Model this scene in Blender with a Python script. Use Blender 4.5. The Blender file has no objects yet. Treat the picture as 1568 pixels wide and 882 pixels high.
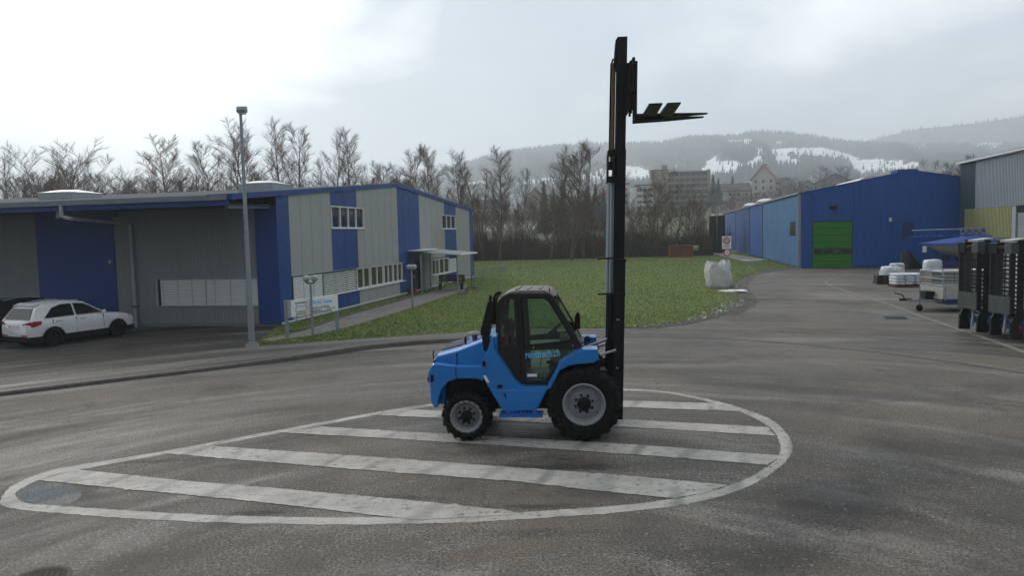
import bpy, math, random
import numpy as np
from mathutils import Vector, Matrix
R = math.radians
random.seed(7)
rng = np.random.default_rng(7)
sc = bpy.context.scene
col = sc.collection

# ------------------------------------------------------------------ camera
F, PITCH, ROLL, CH = 1165.0, R(4.07), R(-1.42), 3.54
cp, sp, cr, sr = math.cos(PITCH), math.sin(PITCH), math.cos(ROLL), math.sin(ROLL)
cam = bpy.data.cameras.new('camera'); camo = bpy.data.objects.new('camera', cam); col.objects.link(camo)
cam.sensor_width = 36; cam.lens = 36 * F / 1568; cam.clip_start = 0.1; cam.clip_end = 20000
RX, UP, FW = (cr, sr * sp, sr * cp), (-sr, cr * sp, cr * cp), (0, cp, -sp)
camo.matrix_world = Matrix(((RX[0], UP[0], -FW[0], 0), (RX[1], UP[1], -FW[1], 0), (RX[2], UP[2], -FW[2], CH), (0, 0, 0, 1)))
sc.camera = camo

# ------------------------------------------------------------------ view, sun and sky
sc.view_settings.view_transform = 'Standard'; sc.view_settings.look = 'None'
sc.view_settings.exposure = 0.06; sc.view_settings.gamma = 1
sc.cycles.volume_bounces = 3; sc.cycles.max_bounces = 10; sc.cycles.transparent_max_bounces = 16
SUN_AZ, SUN_EL = -34, 27          # degrees: azimuth from +Y towards +X, elevation (behind the clouds, upper left)
sl = bpy.data.lights.new('sun', 'SUN'); sl.energy = 1.3; sl.angle = R(16); sl.color = (1, 0.96, 0.9)
slo = bpy.data.objects.new('sun', sl); col.objects.link(slo)
sd = Vector((math.sin(R(SUN_AZ)) * math.cos(R(SUN_EL)), math.cos(R(SUN_AZ)) * math.cos(R(SUN_EL)), math.sin(R(SUN_EL))))
slo.rotation_euler = sd.to_track_quat('Z', 'Y').to_euler()

class NT:
    """small helper to write node trees"""
    def __init__(s, tree): s.t = tree; s.n = tree.nodes; s.l = tree.links
    def add(s, typ, **kw):
        n = s.n.new(typ)
        for k, v in kw.items():
            if k.startswith('i_'): n.inputs[int(k[2:]) if k[2:].isdigit() else k[2:]].default_value = v
            else: setattr(n, k, v)
        return n
    def link(s, a, b): s.l.new(a, b)
    def sock(s, n, i, v):
        if hasattr(v, 'is_output') or isinstance(v, bpy.types.NodeSocket): s.l.new(v, n.inputs[i])
        else: n.inputs[i].default_value = v
    def math(s, op, a, b=0.0, c=None, clamp=False):
        n = s.n.new('ShaderNodeMath'); n.operation = op; n.use_clamp = clamp
        s.sock(n, 0, a); s.sock(n, 1, b)
        if c is not None: s.sock(n, 2, c)
        return n.outputs[0]
    def vmath(s, op, a, b=(0, 0, 0)):
        n = s.n.new('ShaderNodeVectorMath'); n.operation = op; s.sock(n, 0, a); s.sock(n, 1, b)
        return n.outputs['Value'] if op in ('DOT_PRODUCT', 'LENGTH') else n.outputs[0]
    def noise(s, vec, scale, detail=4, rough=.55, dist=0.0):
        n = s.n.new('ShaderNodeTexNoise'); s.l.new(vec, n.inputs['Vector'])
        n.inputs['Scale'].default_value = scale; n.inputs['Detail'].default_value = detail
        n.inputs['Roughness'].default_value = rough; n.inputs['Distortion'].default_value = dist
        return n.outputs[0]
    def ramp(s, fac, stops):
        n = s.n.new('ShaderNodeValToRGB'); s.l.new(fac, n.inputs[0]); e = n.color_ramp.elements
        while len(e) < len(stops): e.new(0.5)
        for q, (p, c) in zip(e, stops):
            q.position = p; q.color = (c, c, c, 1) if isinstance(c, (int, float)) else (*c, 1)
        return n.outputs[0]
    def mix(s, fac, a, b, mode='MIX'):
        n = s.n.new('ShaderNodeMix'); n.data_type = 'RGBA'; n.blend_type = mode
        for i, v in ((0, fac), (6, a), (7, b)):
            if isinstance(v, bpy.types.NodeSocket): s.l.new(v, n.inputs[i])
            elif i == 0: n.inputs[0].default_value = v
            else: n.inputs[i].default_value = (*v, 1) if len(v) == 3 else v
        return n.outputs[2]
    def mapping(s, vec, scale=(1, 1, 1), rot=(0, 0, 0), loc=(0, 0, 0)):
        n = s.n.new('ShaderNodeMapping'); s.l.new(vec, n.inputs[0]); n.inputs['Scale'].default_value = scale
        n.inputs['Rotation'].default_value = rot; n.inputs['Location'].default_value = loc
        return n.outputs[0]

world = bpy.data.worlds.new('World'); sc.world = world; world.use_nodes = True
wn = NT(world.node_tree); wn.n.clear()
wout = wn.add('ShaderNodeOutputWorld'); wbg = wn.add('ShaderNodeBackground')
tc = wn.add('ShaderNodeTexCoord').outputs['Generated']
sky = wn.add('ShaderNodeTexSky', sky_type='NISHITA', sun_disc=False, sun_elevation=R(SUN_EL), sun_rotation=R(SUN_AZ))
# layer of stratus cloud: a flat sheet projection, so that the clouds shrink towards the horizon
sep = wn.add('ShaderNodeSeparateXYZ'); wn.link(tc, sep.inputs[0])
zz = wn.math('MAXIMUM', sep.outputs[2], 0.0)
den = wn.math('ADD', zz, 0.22)
cmb = wn.add('ShaderNodeCombineXYZ')
wn.link(wn.math('DIVIDE', sep.outputs[0], den), cmb.inputs[0]); wn.link(wn.math('DIVIDE', sep.outputs[1], den), cmb.inputs[1])
cmb.inputs[2].default_value = 3.7
cl1 = wn.noise(wn.mapping(cmb.outputs[0], scale=(1, .8, 1), rot=(0, 0, R(25))), 0.95, 5, .5, .35)
cl2 = wn.noise(wn.mapping(cmb.outputs[0], scale=(1, .7, 1), loc=(3.1, 1.2, 0), rot=(0, 0, R(-20))), 3.1, 6, .55, .3)
glow = wn.vmath('DOT_PRODUCT', tc, tuple(sd))
glow = wn.math('MAXIMUM', glow, 0.0)
gl = wn.math('POWER', glow, 15.0)
gl = wn.math('ADD', gl, wn.math('MULTIPLY', wn.math('SUBTRACT', cl1, .5), .9))
gl = wn.ramp(gl, [(.24, 0.0), (.46, .75), (.72, 1.0)])
base = wn.ramp(cl1, [(0.34, (.32, .40, .50)), (0.47, (.56, .62, .71)), (0.56, (.88, .91, .93)), (0.70, (1.25, 1.22, 1.18))])
dk = wn.math('POWER', wn.math('MAXIMUM', wn.vmath('DOT_PRODUCT', tc, tuple(Vector((math.sin(R(-3)), math.cos(R(-3)), .27)).normalized())), 0.0), 22.0)
dk = wn.ramp(wn.math('ADD', dk, wn.math('MULTIPLY', wn.math('SUBTRACT', cl2, .5), .8)), [(.22, 0.0), (.70, .95)])
base = wn.mix(dk, base, (.38, .44, .53))
fine = wn.ramp(cl2, [(0.25, .90), (0.75, 1.08)])
cloud = wn.mix(1.0, base, fine, 'MULTIPLY')
gcol = wn.mix(wn.math('MULTIPLY', gl, 0.95, clamp=True), cloud, (2.3, 2.25, 2.1))
hor = wn.math('POWER', wn.math('SUBTRACT', 1.0, zz, clamp=True), 16.0)
gcol = wn.mix(wn.math('MULTIPLY', hor, 0.45), gcol, (.86, .83, .80))
zen = wn.math('ADD', 1.0, wn.math('MULTIPLY', zz, 0.35))
# added gain by azimuth: brighter ahead, dimmer behind the camera, shaping wall light
side_ = wn.vmath('DOT_PRODUCT', tc, (math.sin(R(12)), math.cos(R(12)), 0))
zen = wn.math('MULTIPLY', zen, wn.math('ADD', .77, wn.math('MULTIPLY', side_, .44)))
vm = wn.add('ShaderNodeVectorMath', operation='SCALE'); wn.link(gcol, vm.inputs[0]); wn.link(zen, vm.inputs[3])
skys = wn.add('ShaderNodeVectorMath', operation='SCALE'); wn.link(sky.outputs[0], skys.inputs[0]); skys.inputs[3].default_value = 0.07
fin = wn.mix(0.93, skys.outputs[0], vm.outputs[0])
# the background strength 0.1 stays in the daylight range; the cloud colours are scaled up to match the physical sky
up = wn.add('ShaderNodeVectorMath', operation='SCALE'); wn.link(fin, up.inputs[0]); up.inputs[3].default_value = 10.6
wn.link(up.outputs[0], wbg.inputs[0]); wbg.inputs[1].default_value = 0.1
wn.link(wbg.outputs[0], wout.inputs[0])

# ------------------------------------------------------------------ places: a pixel of the 1568x882 photograph to a point of the world
def ray(u, v):
    X = (u - 784) / F; Y = (v - 441) / F
    a = cr * X + sr * Y; b = -(-sr * X + cr * Y)
    return (a, cp + b * sp, -sp + b * cp)
def G(u, v, z=0.0):
    d = ray(u, v); t = (z - CH) / d[2]; return (d[0] * t, d[1] * t, z)
def AT(u, v, y):
    d = ray(u, v); t = y / d[1]; return (d[0] * t, y, CH + d[2] * t)
def pj(x, y, z):
    z -= CH; Z = y * cp - z * sp; Yd = -(y * sp + z * cp)
    return (784 + F * (cr * x - sr * Yd) / Z, 441 + F * (sr * x + cr * Yd) / Z)

# ------------------------------------------------------------------ mesh helpers
class MB:
    def __init__(s): s.v = []; s.f = []
    def add(s, vs, fs):
        o = len(s.v); s.v += [tuple(p) for p in vs]; s.f += [tuple(i + o for i in f) for f in fs]; return s
    def box(s, x0, x1, y0, y1, z0, z1):
        if x0 > x1: x0, x1 = x1, x0
        if y0 > y1: y0, y1 = y1, y0
        if z0 > z1: z0, z1 = z1, z0
        return s.add([(x0, y0, z0), (x1, y0, z0), (x1, y1, z0), (x0, y1, z0), (x0, y0, z1), (x1, y0, z1), (x1, y1, z1), (x0, y1, z1)],
                     [(0, 3, 2, 1), (4, 5, 6, 7), (0, 1, 5, 4), (1, 2, 6, 5), (2, 3, 7, 6), (3, 0, 4, 7)])
    def tube(s, p, q, r0, r1=None, n=8, caps=True):
        r1 = r0 if r1 is None else r1
        p = Vector(p); q = Vector(q); d = (q - p).normalized()
        a = d.orthogonal().normalized(); b = d.cross(a)
        vs = []
        for c_, r_ in ((p, r0), (q, r1)):
            for i in range(n):
                t = 2 * math.pi * i / n; vs.append(c_ + (a * math.cos(t) + b * math.sin(t)) * r_)
        fs = [(i, (i + 1) % n, n + (i + 1) % n, n + i) for i in range(n)]
        if caps: fs += [tuple(range(n))[::-1], tuple(range(n, 2 * n))]
        return s.add(vs, fs)
    def path(s, pts, r, n=8):
        for a, b in zip(pts[:-1], pts[1:]): s.tube(a, b, r, r, n)
        return s
    def bar(s, p, q, w, h):
        """box-section bar from p to q, w across, h along the up-most side"""
        p = Vector(p); q = Vector(q); d = (q - p).normalized()
        upv = Vector((0, 0, 1)) if abs(d.z) < .95 else Vector((0, 1, 0))
        a = d.cross(upv).normalized(); b = a.cross(d)
        vs = [c_ + a * i * w / 2 + b * j * h / 2 for c_ in (p, q) for i, j in ((-1, -1), (1, -1), (1, 1), (-1, 1))]
        return s.add(vs, [(0, 1, 2, 3), (7, 6, 5, 4), (0, 4, 5, 1), (1, 5, 6, 2), (2, 6, 7, 3), (3, 7, 4, 0)])
    def ext(s, poly, y0, y1, axis='y'):
        """polygon of (a, z) pairs extruded along y (or x)"""
        n = len(poly)
        if axis == 'y': vs = [(a, y0, z) for a, z in poly] + [(a, y1, z) for a, z in poly]
        elif axis == 'x': vs = [(y0, a, z) for a, z in poly] + [(y1, a, z) for a, z in poly]
        else: vs = [(a, b, y0) for a, b in poly] + [(a, b, y1) for a, b in poly]
        return s.add(vs, [tuple(range(n)), tuple(range(2 * n - 1, n - 1, -1))] + [(i, n + i, n + (i + 1) % n, (i + 1) % n) for i in range(n)])
    def ring(s, outer, inner, y0, y1):
        """frame between two outlines with the same number of points, extruded along y"""
        n = len(outer); vs = []
        for y in (y0, y1): vs += [(a, y, z) for a, z in outer] + [(a, y, z) for a, z in inner]
        fs = []
        for i in range(n):
            j = (i + 1) % n
            fs += [(i, j, n + j, n + i), (2 * n + i, 3 * n + i, 3 * n + j, 2 * n + j), (i, 2 * n + i, 2 * n + j, j), (n + i, n + j, 3 * n + j, 3 * n + i)]
        return s.add(vs, fs)
    def lathe(s, prof, n=32, cx=0, cz=0):
        """profile of (radius, y) turned around a line along y through (cx, cz)"""
        vs = []; m = len(prof)
        for i in range(n):
            t = 2 * math.pi * i / n
            for r_, y in prof: vs.append((cx + r_ * math.cos(t), y, cz + r_ * math.sin(t)))
        fs = [(i * m + k, i * m + k + 1, ((i + 1) % n) * m + k + 1, ((i + 1) % n) * m + k) for i in range(n) for k in range(m - 1)]
        return s.add(vs, fs)
    def lathez(s, prof, n=24, cx=0, cy=0):
        vs = []; m = len(prof)
        for i in range(n):
            t = 2 * math.pi * i / n
            for r_, z in prof: vs.append((cx + r_ * math.cos(t), cy + r_ * math.sin(t), z))
        fs = [(i * m + k, ((i + 1) % n) * m + k, ((i + 1) % n) * m + k + 1, i * m + k + 1) for i in range(n) for k in range(m - 1)]
        return s.add(vs, fs)
    def loft(s, secs, caps=True, closed=True):
        n = len(secs[0]); vs = [p for q in secs for p in q]; fs = []
        for k in range(len(secs) - 1):
            for i in range(n if closed else n - 1):
                j = (i + 1) % n; fs.append((k * n + i, k * n + j, (k + 1) * n + j, (k + 1) * n + i))
        if caps: fs += [tuple(range(n))[::-1], tuple(range((len(secs) - 1) * n, len(secs) * n))]
        return s.add(vs, fs)
    def map(s, fn): s.v = [fn(*p) for p in s.v]; return s
    def mesh(s, name):
        me = bpy.data.meshes.new(name); me.from_pydata(s.v, [], s.f); me.update(); return me
    def build(s, name, mat_, parent=None, smooth=0, bevel=0, fix=True, **props):
        me = s.mesh(name)
        if fix:
            import bmesh
            b = bmesh.new(); b.from_mesh(me); bmesh.ops.recalc_face_normals(b, faces=b.faces); b.to_mesh(me); b.free()
        return link(name, me, mat_, parent, smooth, bevel, **props)

def link(name, me, mat_, parent=None, smooth=0, bevel=0, **props):
    if mat_ is not None and not me.materials: me.materials.append(mat_)
    if smooth:
        me.shade_smooth()
        if smooth < 180: me.set_sharp_from_angle(angle=R(smooth))
    o = bpy.data.objects.new(name, me); col.objects.link(o)
    if parent is not None: o.parent = parent
    if bevel:
        m = o.modifiers.new('bevel', 'BEVEL'); m.width = bevel; m.segments = 2; m.limit_method = 'ANGLE'; m.angle_limit = R(35)
    for k, v in props.items(): o[k] = v
    return o
def thing(name, label, cat, loc=(0, 0, 0), rz=0.0, group=None):
    o = bpy.data.objects.new(name, None); col.objects.link(o); o.empty_display_size = .2
    o.location = loc; o.rotation_euler = (0, 0, rz); o['label'] = label; o['category'] = cat
    if group: o['group'] = group
    return o
def tag(o, label, cat, group=None):
    o['label'] = label; o['category'] = cat
    if group: o['group'] = group
    return o
def struct(o): o['kind'] = 'structure'; return o
KIDS = {}
def kids(o):
    return [c for c in bpy.data.objects if c.parent == o]
def dup(root, loc, rz, label, group=None, scale=None, children=None):
    r = root.copy(); col.objects.link(r); r.location = loc; r.rotation_euler = (0, 0, rz); r['label'] = label
    if group: r['group'] = group
    if scale: r.scale = scale
    for ch, gs in (children if children is not None else [(c, kids(c)) for c in kids(root)]):
        c = ch.copy(); col.objects.link(c); c.parent = r
        for g in gs:
            d = g.copy(); col.objects.link(d); d.parent = c
    return r
def sheet(name, pts, mat_, z=None, **props):
    """flat sheet from ground points"""
    from mathutils.geometry import tessellate_polygon
    P = [Vector((p[0], p[1], p[2] if z is None else z)) for p in pts]
    tris = tessellate_polygon([[Vector((p.x, p.y, 0)) for p in P]])
    me = bpy.data.meshes.new(name); me.from_pydata([tuple(p) for p in P], [], [tuple(t) for t in tris]); me.update()
    import bmesh
    b = bmesh.new(); b.from_mesh(me); bmesh.ops.recalc_face_normals(b, faces=b.faces)
    for f in b.faces:
        if f.normal.z < 0: f.normal_flip()
    b.to_mesh(me); b.free()
    return link(name, me, mat_, **props)
def smooth_line(pts, k=4, closed=False):
    """Catmull-Rom through points"""
    out = []; n = len(pts)
    for i in range(n if closed else n - 1):
        g = lambda j: Vector(pts[j % n] if closed else pts[min(max(j, 0), n - 1)])
        a, b, c, d = g(i - 1), g(i), g(i + 1), g(i + 2)
        for s_ in range(k):
            t = s_ / k
            out.append(0.5 * ((2 * b) + (c - a) * t + (2 * a - 5 * b + 4 * c - d) * t * t + (-a + 3 * b - 3 * c + d) * t ** 3))
    if not closed: out.append(Vector(pts[-1]))
    return out

# ------------------------------------------------------------------ materials
def mat(name, color, rough=.6, metal=0.0, vary=.12, vscale=3.0, bump=0.0, bscale=40.0, spec=.3, coat=0.0, dirt=0.0, dirtcol=(.09, .075, .06), streak=0.0, vec='Object'):
    m = bpy.data.materials.new(name); m.use_nodes = True; t = NT(m.node_tree); t.n.clear()
    out = t.add('ShaderNodeOutputMaterial'); b = t.add('ShaderNodeBsdfPrincipled')
    t.link(b.outputs[0], out.inputs[0])
    b.inputs['Metallic'].default_value = metal; b.inputs['Specular IOR Level'].default_value = spec
    b.inputs['Coat Weight'].default_value = coat; b.inputs['Coat Roughness'].default_value = .08
    co = t.add('ShaderNodeTexCoord').outputs[vec]
    c_ = t.ramp(t.noise(co, vscale, 5, .6), [(.25, tuple(q * (1 - vary) for q in color)), (.75, tuple(min(1, q * (1 + vary)) for q in color))])
    rsock = t.ramp(t.noise(co, vscale * 2.7, 4), [(.3, max(0, rough - .08)), (.7, min(1, rough + .08))])
    if dirt:
        dn = t.ramp(t.noise(co, vscale * 1.7, 8, .7), [(.45, 0.0), (.75, dirt)])
        c_ = t.mix(dn, c_, dirtcol); rsock = t.mix(dn, rsock, (.85, .85, .85))
    if streak:
        sn = t.ramp(t.noise(t.mapping(co, scale=(1, 1, .06)), 5, 5, .65), [(.45, 0.0), (.8, streak)])
        c_ = t.mix(sn, c_, dirtcol)
    t.link(c_, b.inputs['Base Color']); t.link(rsock, b.inputs['Roughness'])
    if bump:
        bn = t.add('ShaderNodeBump'); bn.inputs['Strength'].default_value = bump; bn.inputs['Distance'].default_value = .02
        t.link(t.noise(co, bscale, 6, .6), bn.inputs['Height']); t.link(bn.outputs[0], b.inputs['Normal'])
    return m
def glass(name, tint=(.6, .72, .66), alpha=.45, rough=.03, emit=None):
    m = bpy.data.materials.new(name); m.use_nodes = True; t = NT(m.node_tree); t.n.clear()
    out = t.add('ShaderNodeOutputMaterial'); g = t.add('ShaderNodeBsdfGlossy'); tr = t.add('ShaderNodeBsdfTransparent')
    g.inputs['Roughness'].default_value = rough; g.inputs['Color'].default_value = (.9, .95, .95, 1)
    tr.inputs['Color'].default_value = (*tint, 1)
    lw = t.add('ShaderNodeFresnel'); lw.inputs[0].default_value = 1.5
    mx = t.add('ShaderNodeMixShader'); t.link(t.math('ADD', t.math('MULTIPLY', lw.outputs[0], .9), .03, clamp=True), mx.inputs[0])
    t.link(tr.outputs[0], mx.inputs[1]); t.link(g.outputs[0], mx.inputs[2]); t.link(mx.outputs[0], out.inputs[0])
    return m
M = {}
M['truck_blue'] = mat('truck_blue', (.006, .170, .53), .34, vary=.10, vscale=1.5, coat=.6, dirt=.16, dirtcol=(.07, .10, .13), streak=.10)
M['step_blue'] = mat('step_blue', (.012, .15, .50), .5, vary=.1, dirt=.3)
M['cab_grey'] = mat('cab_grey', (.016, .0145, .015), .5, spec=.3, vary=.15, dirt=.12)
M['roof_grey'] = mat('roof_grey', (.16, .15, .14), .6, vary=.2, dirt=.5, dirtcol=(.3, .28, .26))
M['black_steel'] = mat('black_steel', (.0045, .005, .0065), .45, spec=.22, vary=.3, vscale=2, dirt=.08)
M['black_plastic'] = mat('black_plastic', (.006, .006, .0065), .6, spec=.2, vary=.2)
M['rubber'] = mat('rubber', (.0065, .0065, .0065), .85, spec=.2, vary=.3, vscale=6, dirt=.35, dirtcol=(.026, .023, .020), bump=.3, bscale=60)
M['rim_grey'] = mat('rim_grey', (.27, .285, .305), .5, .0, vary=.1, dirt=.35, dirtcol=(.10, .09, .08))
M['silver'] = mat('silver', (.30, .35, .41), .4, .2, vary=.03)
M['galv'] = mat('galv', (.28, .31, .34), .5, .45, vary=.15, vscale=8, streak=.15)
M['chain'] = mat('chain', (.19, .12, .075), .6, .4, vary=.4, vscale=40)
M['red_plastic'] = mat('red_plastic', (.35, .02, .015), .4)
M['yellow'] = mat('yellow', (.6, .42, .02), .5)
M['white_paint'] = mat('white_paint', (.72, .72, .70), .5, vary=.05)
M['decal_blue'] = mat('decal_blue', (.15, .50, .85), .5, vary=.03)
M['decal_white'] = mat('decal_white', (.75, .77, .80), .5, vary=.03)
M['pane'] = glass('pane', (.74, .84, .77))
M['dark_pane'] = mat('dark_pane', (.012, .014, .014), .06, vary=.2, spec=.6)
M['olive_pane'] = mat('olive_pane', (.035, .042, .024), .08, vary=.3, spec=.5)
M['wall_blue'] = mat('wall_blue', (.010, .052, .22), .5, vary=.06, vscale=.6, streak=.08)
M['panel_grey'] = mat('panel_grey', (.33, .34, .335), .5, vary=.04, vscale=.7, streak=.14)
M['ribbed_grey_shaded'] = mat('ribbed_grey_shaded', (.20, .22, .225), .55, vary=.06, vscale=.5, streak=.15)  # front cladding grey with part of the overhang shade in the colour
M['fascia_grey'] = mat('fascia_grey', (.30, .34, .37), .5, vary=.08)
M['gutter_grey'] = mat('gutter_grey', (.16, .20, .23), .5, vary=.1, streak=.1)
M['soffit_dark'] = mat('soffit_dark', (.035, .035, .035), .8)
M['soffit'] = mat('soffit', (.16, .22, .28), .6, vary=.08)
M['roof_felt'] = mat('roof_felt', (.085, .10, .115), .9, vary=.2, bump=.2, spec=.05)
M['blind'] = mat('blind', (.62, .64, .63), .5, vary=.04)
M['frame_white'] = mat('frame_white', (.70, .71, .70), .45, vary=.04)
M['dome'] = mat('dome', (.62, .63, .62), .35, vary=.08, dirt=.2, dirtcol=(.3, .3, .28))
M['concrete'] = mat('concrete', (.20, .19, .175), .85, vary=.22, vscale=1.2, bump=.3, bscale=30, dirt=.4)
M['kerb_stone'] = mat('kerb_stone', (.13, .125, .12), .85, vary=.3, vscale=5, dirt=.6, dirtcol=(.07, .065, .06))
M['wood_brown'] = mat('wood_brown', (.07, .028, .02), .7, vary=.3, vscale=6)
M['hall_blue'] = mat('hall_blue', (.010, .092, .36), .5, vary=.10, vscale=.35, streak=.16, dirtcol=(.02, .04, .12))
M['hall_dark'] = mat('hall_dark', (.009, .06, .23), .5, vary=.08, vscale=.4, streak=.12, dirtcol=(.02, .03, .08))
M['hall_light'] = mat('hall_light', (.045, .15, .33), .5, vary=.10, vscale=.4, streak=.25, dirtcol=(.05, .09, .13))
M['hall_patch'] = mat('hall_patch', (.010, .035, .17), .5, vary=.05)
M['door_green'] = mat('door_green', (.016, .19, .012), .55, vary=.08, streak=.15)
M['right_grey'] = mat('right_grey', (.27, .31, .36), .5, vary=.07, vscale=.4, streak=.12)
M['right_dark'] = mat('right_dark', (.03, .055, .085), .5, vary=.08)
M['yellow_slat'] = mat('yellow_slat', (.33, .335, .15), .7, vary=.15, vscale=4)
M['snow'] = mat('snow', (.80, .82, .85), .7, vary=.08, vscale=4, bump=.6, bscale=8)
M['bag_white'] = mat('bag_white', (.55, .56, .56), .7, vary=.12, vscale=5, bump=.8, bscale=9, dirt=.25, dirtcol=(.25, .23, .2))
M['film'] = mat('film', (.62, .65, .70), .3, vary=.1, vscale=6, bump=.6, bscale=14)
M['bark'] = mat('bark', (.095, .073, .058), .9, vary=.35, vscale=3)
M['bark_brown'] = mat('bark_brown', (.085, .058, .045), .9, vary=.4, vscale=2)
M['twig'] = mat('twig', (.115, .078, .057), .9, vary=.3, vscale=1)
M['twig_red'] = mat('twig_red', (.105, .058, .034), .9, vary=.4, vscale=.2)
M['thicket'] = mat('thicket', (.052, .035, .023), .95, vary=.45, vscale=.25)
M['conifer'] = mat('conifer', (.014, .022, .016), .9, vary=.4, vscale=1)
M['apartment_beige'] = mat('apartment_beige', (.25, .205, .15), .8, vary=.08, vscale=.1, streak=.2)
M['apartment_brown'] = mat('apartment_brown', (.11, .07, .045), .8, vary=.1, vscale=.1)
M['house_white'] = mat('house_white', (.50, .48, .45), .8, vary=.08, vscale=.1)
M['house_grey'] = mat('house_grey', (.22, .23, .23), .8, vary=.1, vscale=.1)
M['house_green'] = mat('house_green', (.20, .30, .27), .8, vary=.1, vscale=.1)
M['roof_red'] = mat('roof_red', (.20, .055, .05), .8, vary=.25, vscale=.5, dirt=.55, dirtcol=(.6, .6, .62))
M['roof_dark'] = mat('roof_dark', (.09, .075, .065), .85, vary=.3, vscale=.4)
M['rust'] = mat('rust', (.17, .055, .03), .8, vary=.3, vscale=1)
M['car_white'] = mat('car_white', (.62, .64, .66), .25, vary=.03, coat=.8, dirt=.08)
M['car_black'] = mat('car_black', (.008, .008, .010), .2, vary=.1, coat=.8)
M['car_glass'] = mat('car_glass', (.010, .012, .014), .06, vary=.1, spec=.7)
M['tail_red'] = mat('tail_red', (.30, .010, .012), .25, vary=.1, coat=.6)
M['tarp_blue'] = mat('tarp_blue', (.02, .075, .33), .5, vary=.15, vscale=3, bump=.5, bscale=6)
M['hull'] = mat('hull', (.36, .35, .31), .5, vary=.1)
M['trailer_blue'] = mat('trailer_blue', (.015, .06, .22), .5, vary=.2, dirt=.2)
M['alu'] = mat('alu', (.42, .43, .40), .45, .35, vary=.1, streak=.15)
M['crate'] = mat('crate', (.16, .155, .14), .7, vary=.2, vscale=3)
M['ramp_dark'] = mat('ramp_dark', (.012, .014, .015), .6, .1, vary=.4, vscale=5, dirt=.3, dirtcol=(.055, .055, .052), spec=.25)
M['ramp_plate'] = mat('ramp_plate', (.06, .07, .068), .55, .2, vary=.25, vscale=4, dirt=.3, dirtcol=(.14, .15, .14))
M['sign_red'] = mat('sign_red', (.40, .03, .03), .5, vary=.05)
M['sign_pink'] = mat('sign_pink', (.55, .40, .38), .5, vary=.05)
M['black_ink'] = mat('black_ink', (.04, .04, .045), .6, vary=.05)
M['iron'] = mat('iron', (.045, .036, .030), .7, .2, vary=.4, vscale=12, dirt=.4, dirtcol=(.13, .10, .07))
M['drain_iron'] = mat('drain_iron', (.02, .028, .05), .5, .2, vary=.3)
M['lamp_glass'] = mat('lamp_glass', (.42, .44, .44), .12, vary=.1, spec=.8)
M['globe_glass'] = mat('globe_glass', (.30, .32, .32), .15, vary=.45, vscale=9, spec=.8)
M['gravel'] = mat('gravel', (.17, .155, .135), .95, vary=.5, vscale=14, bump=.9, bscale=30)

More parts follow.
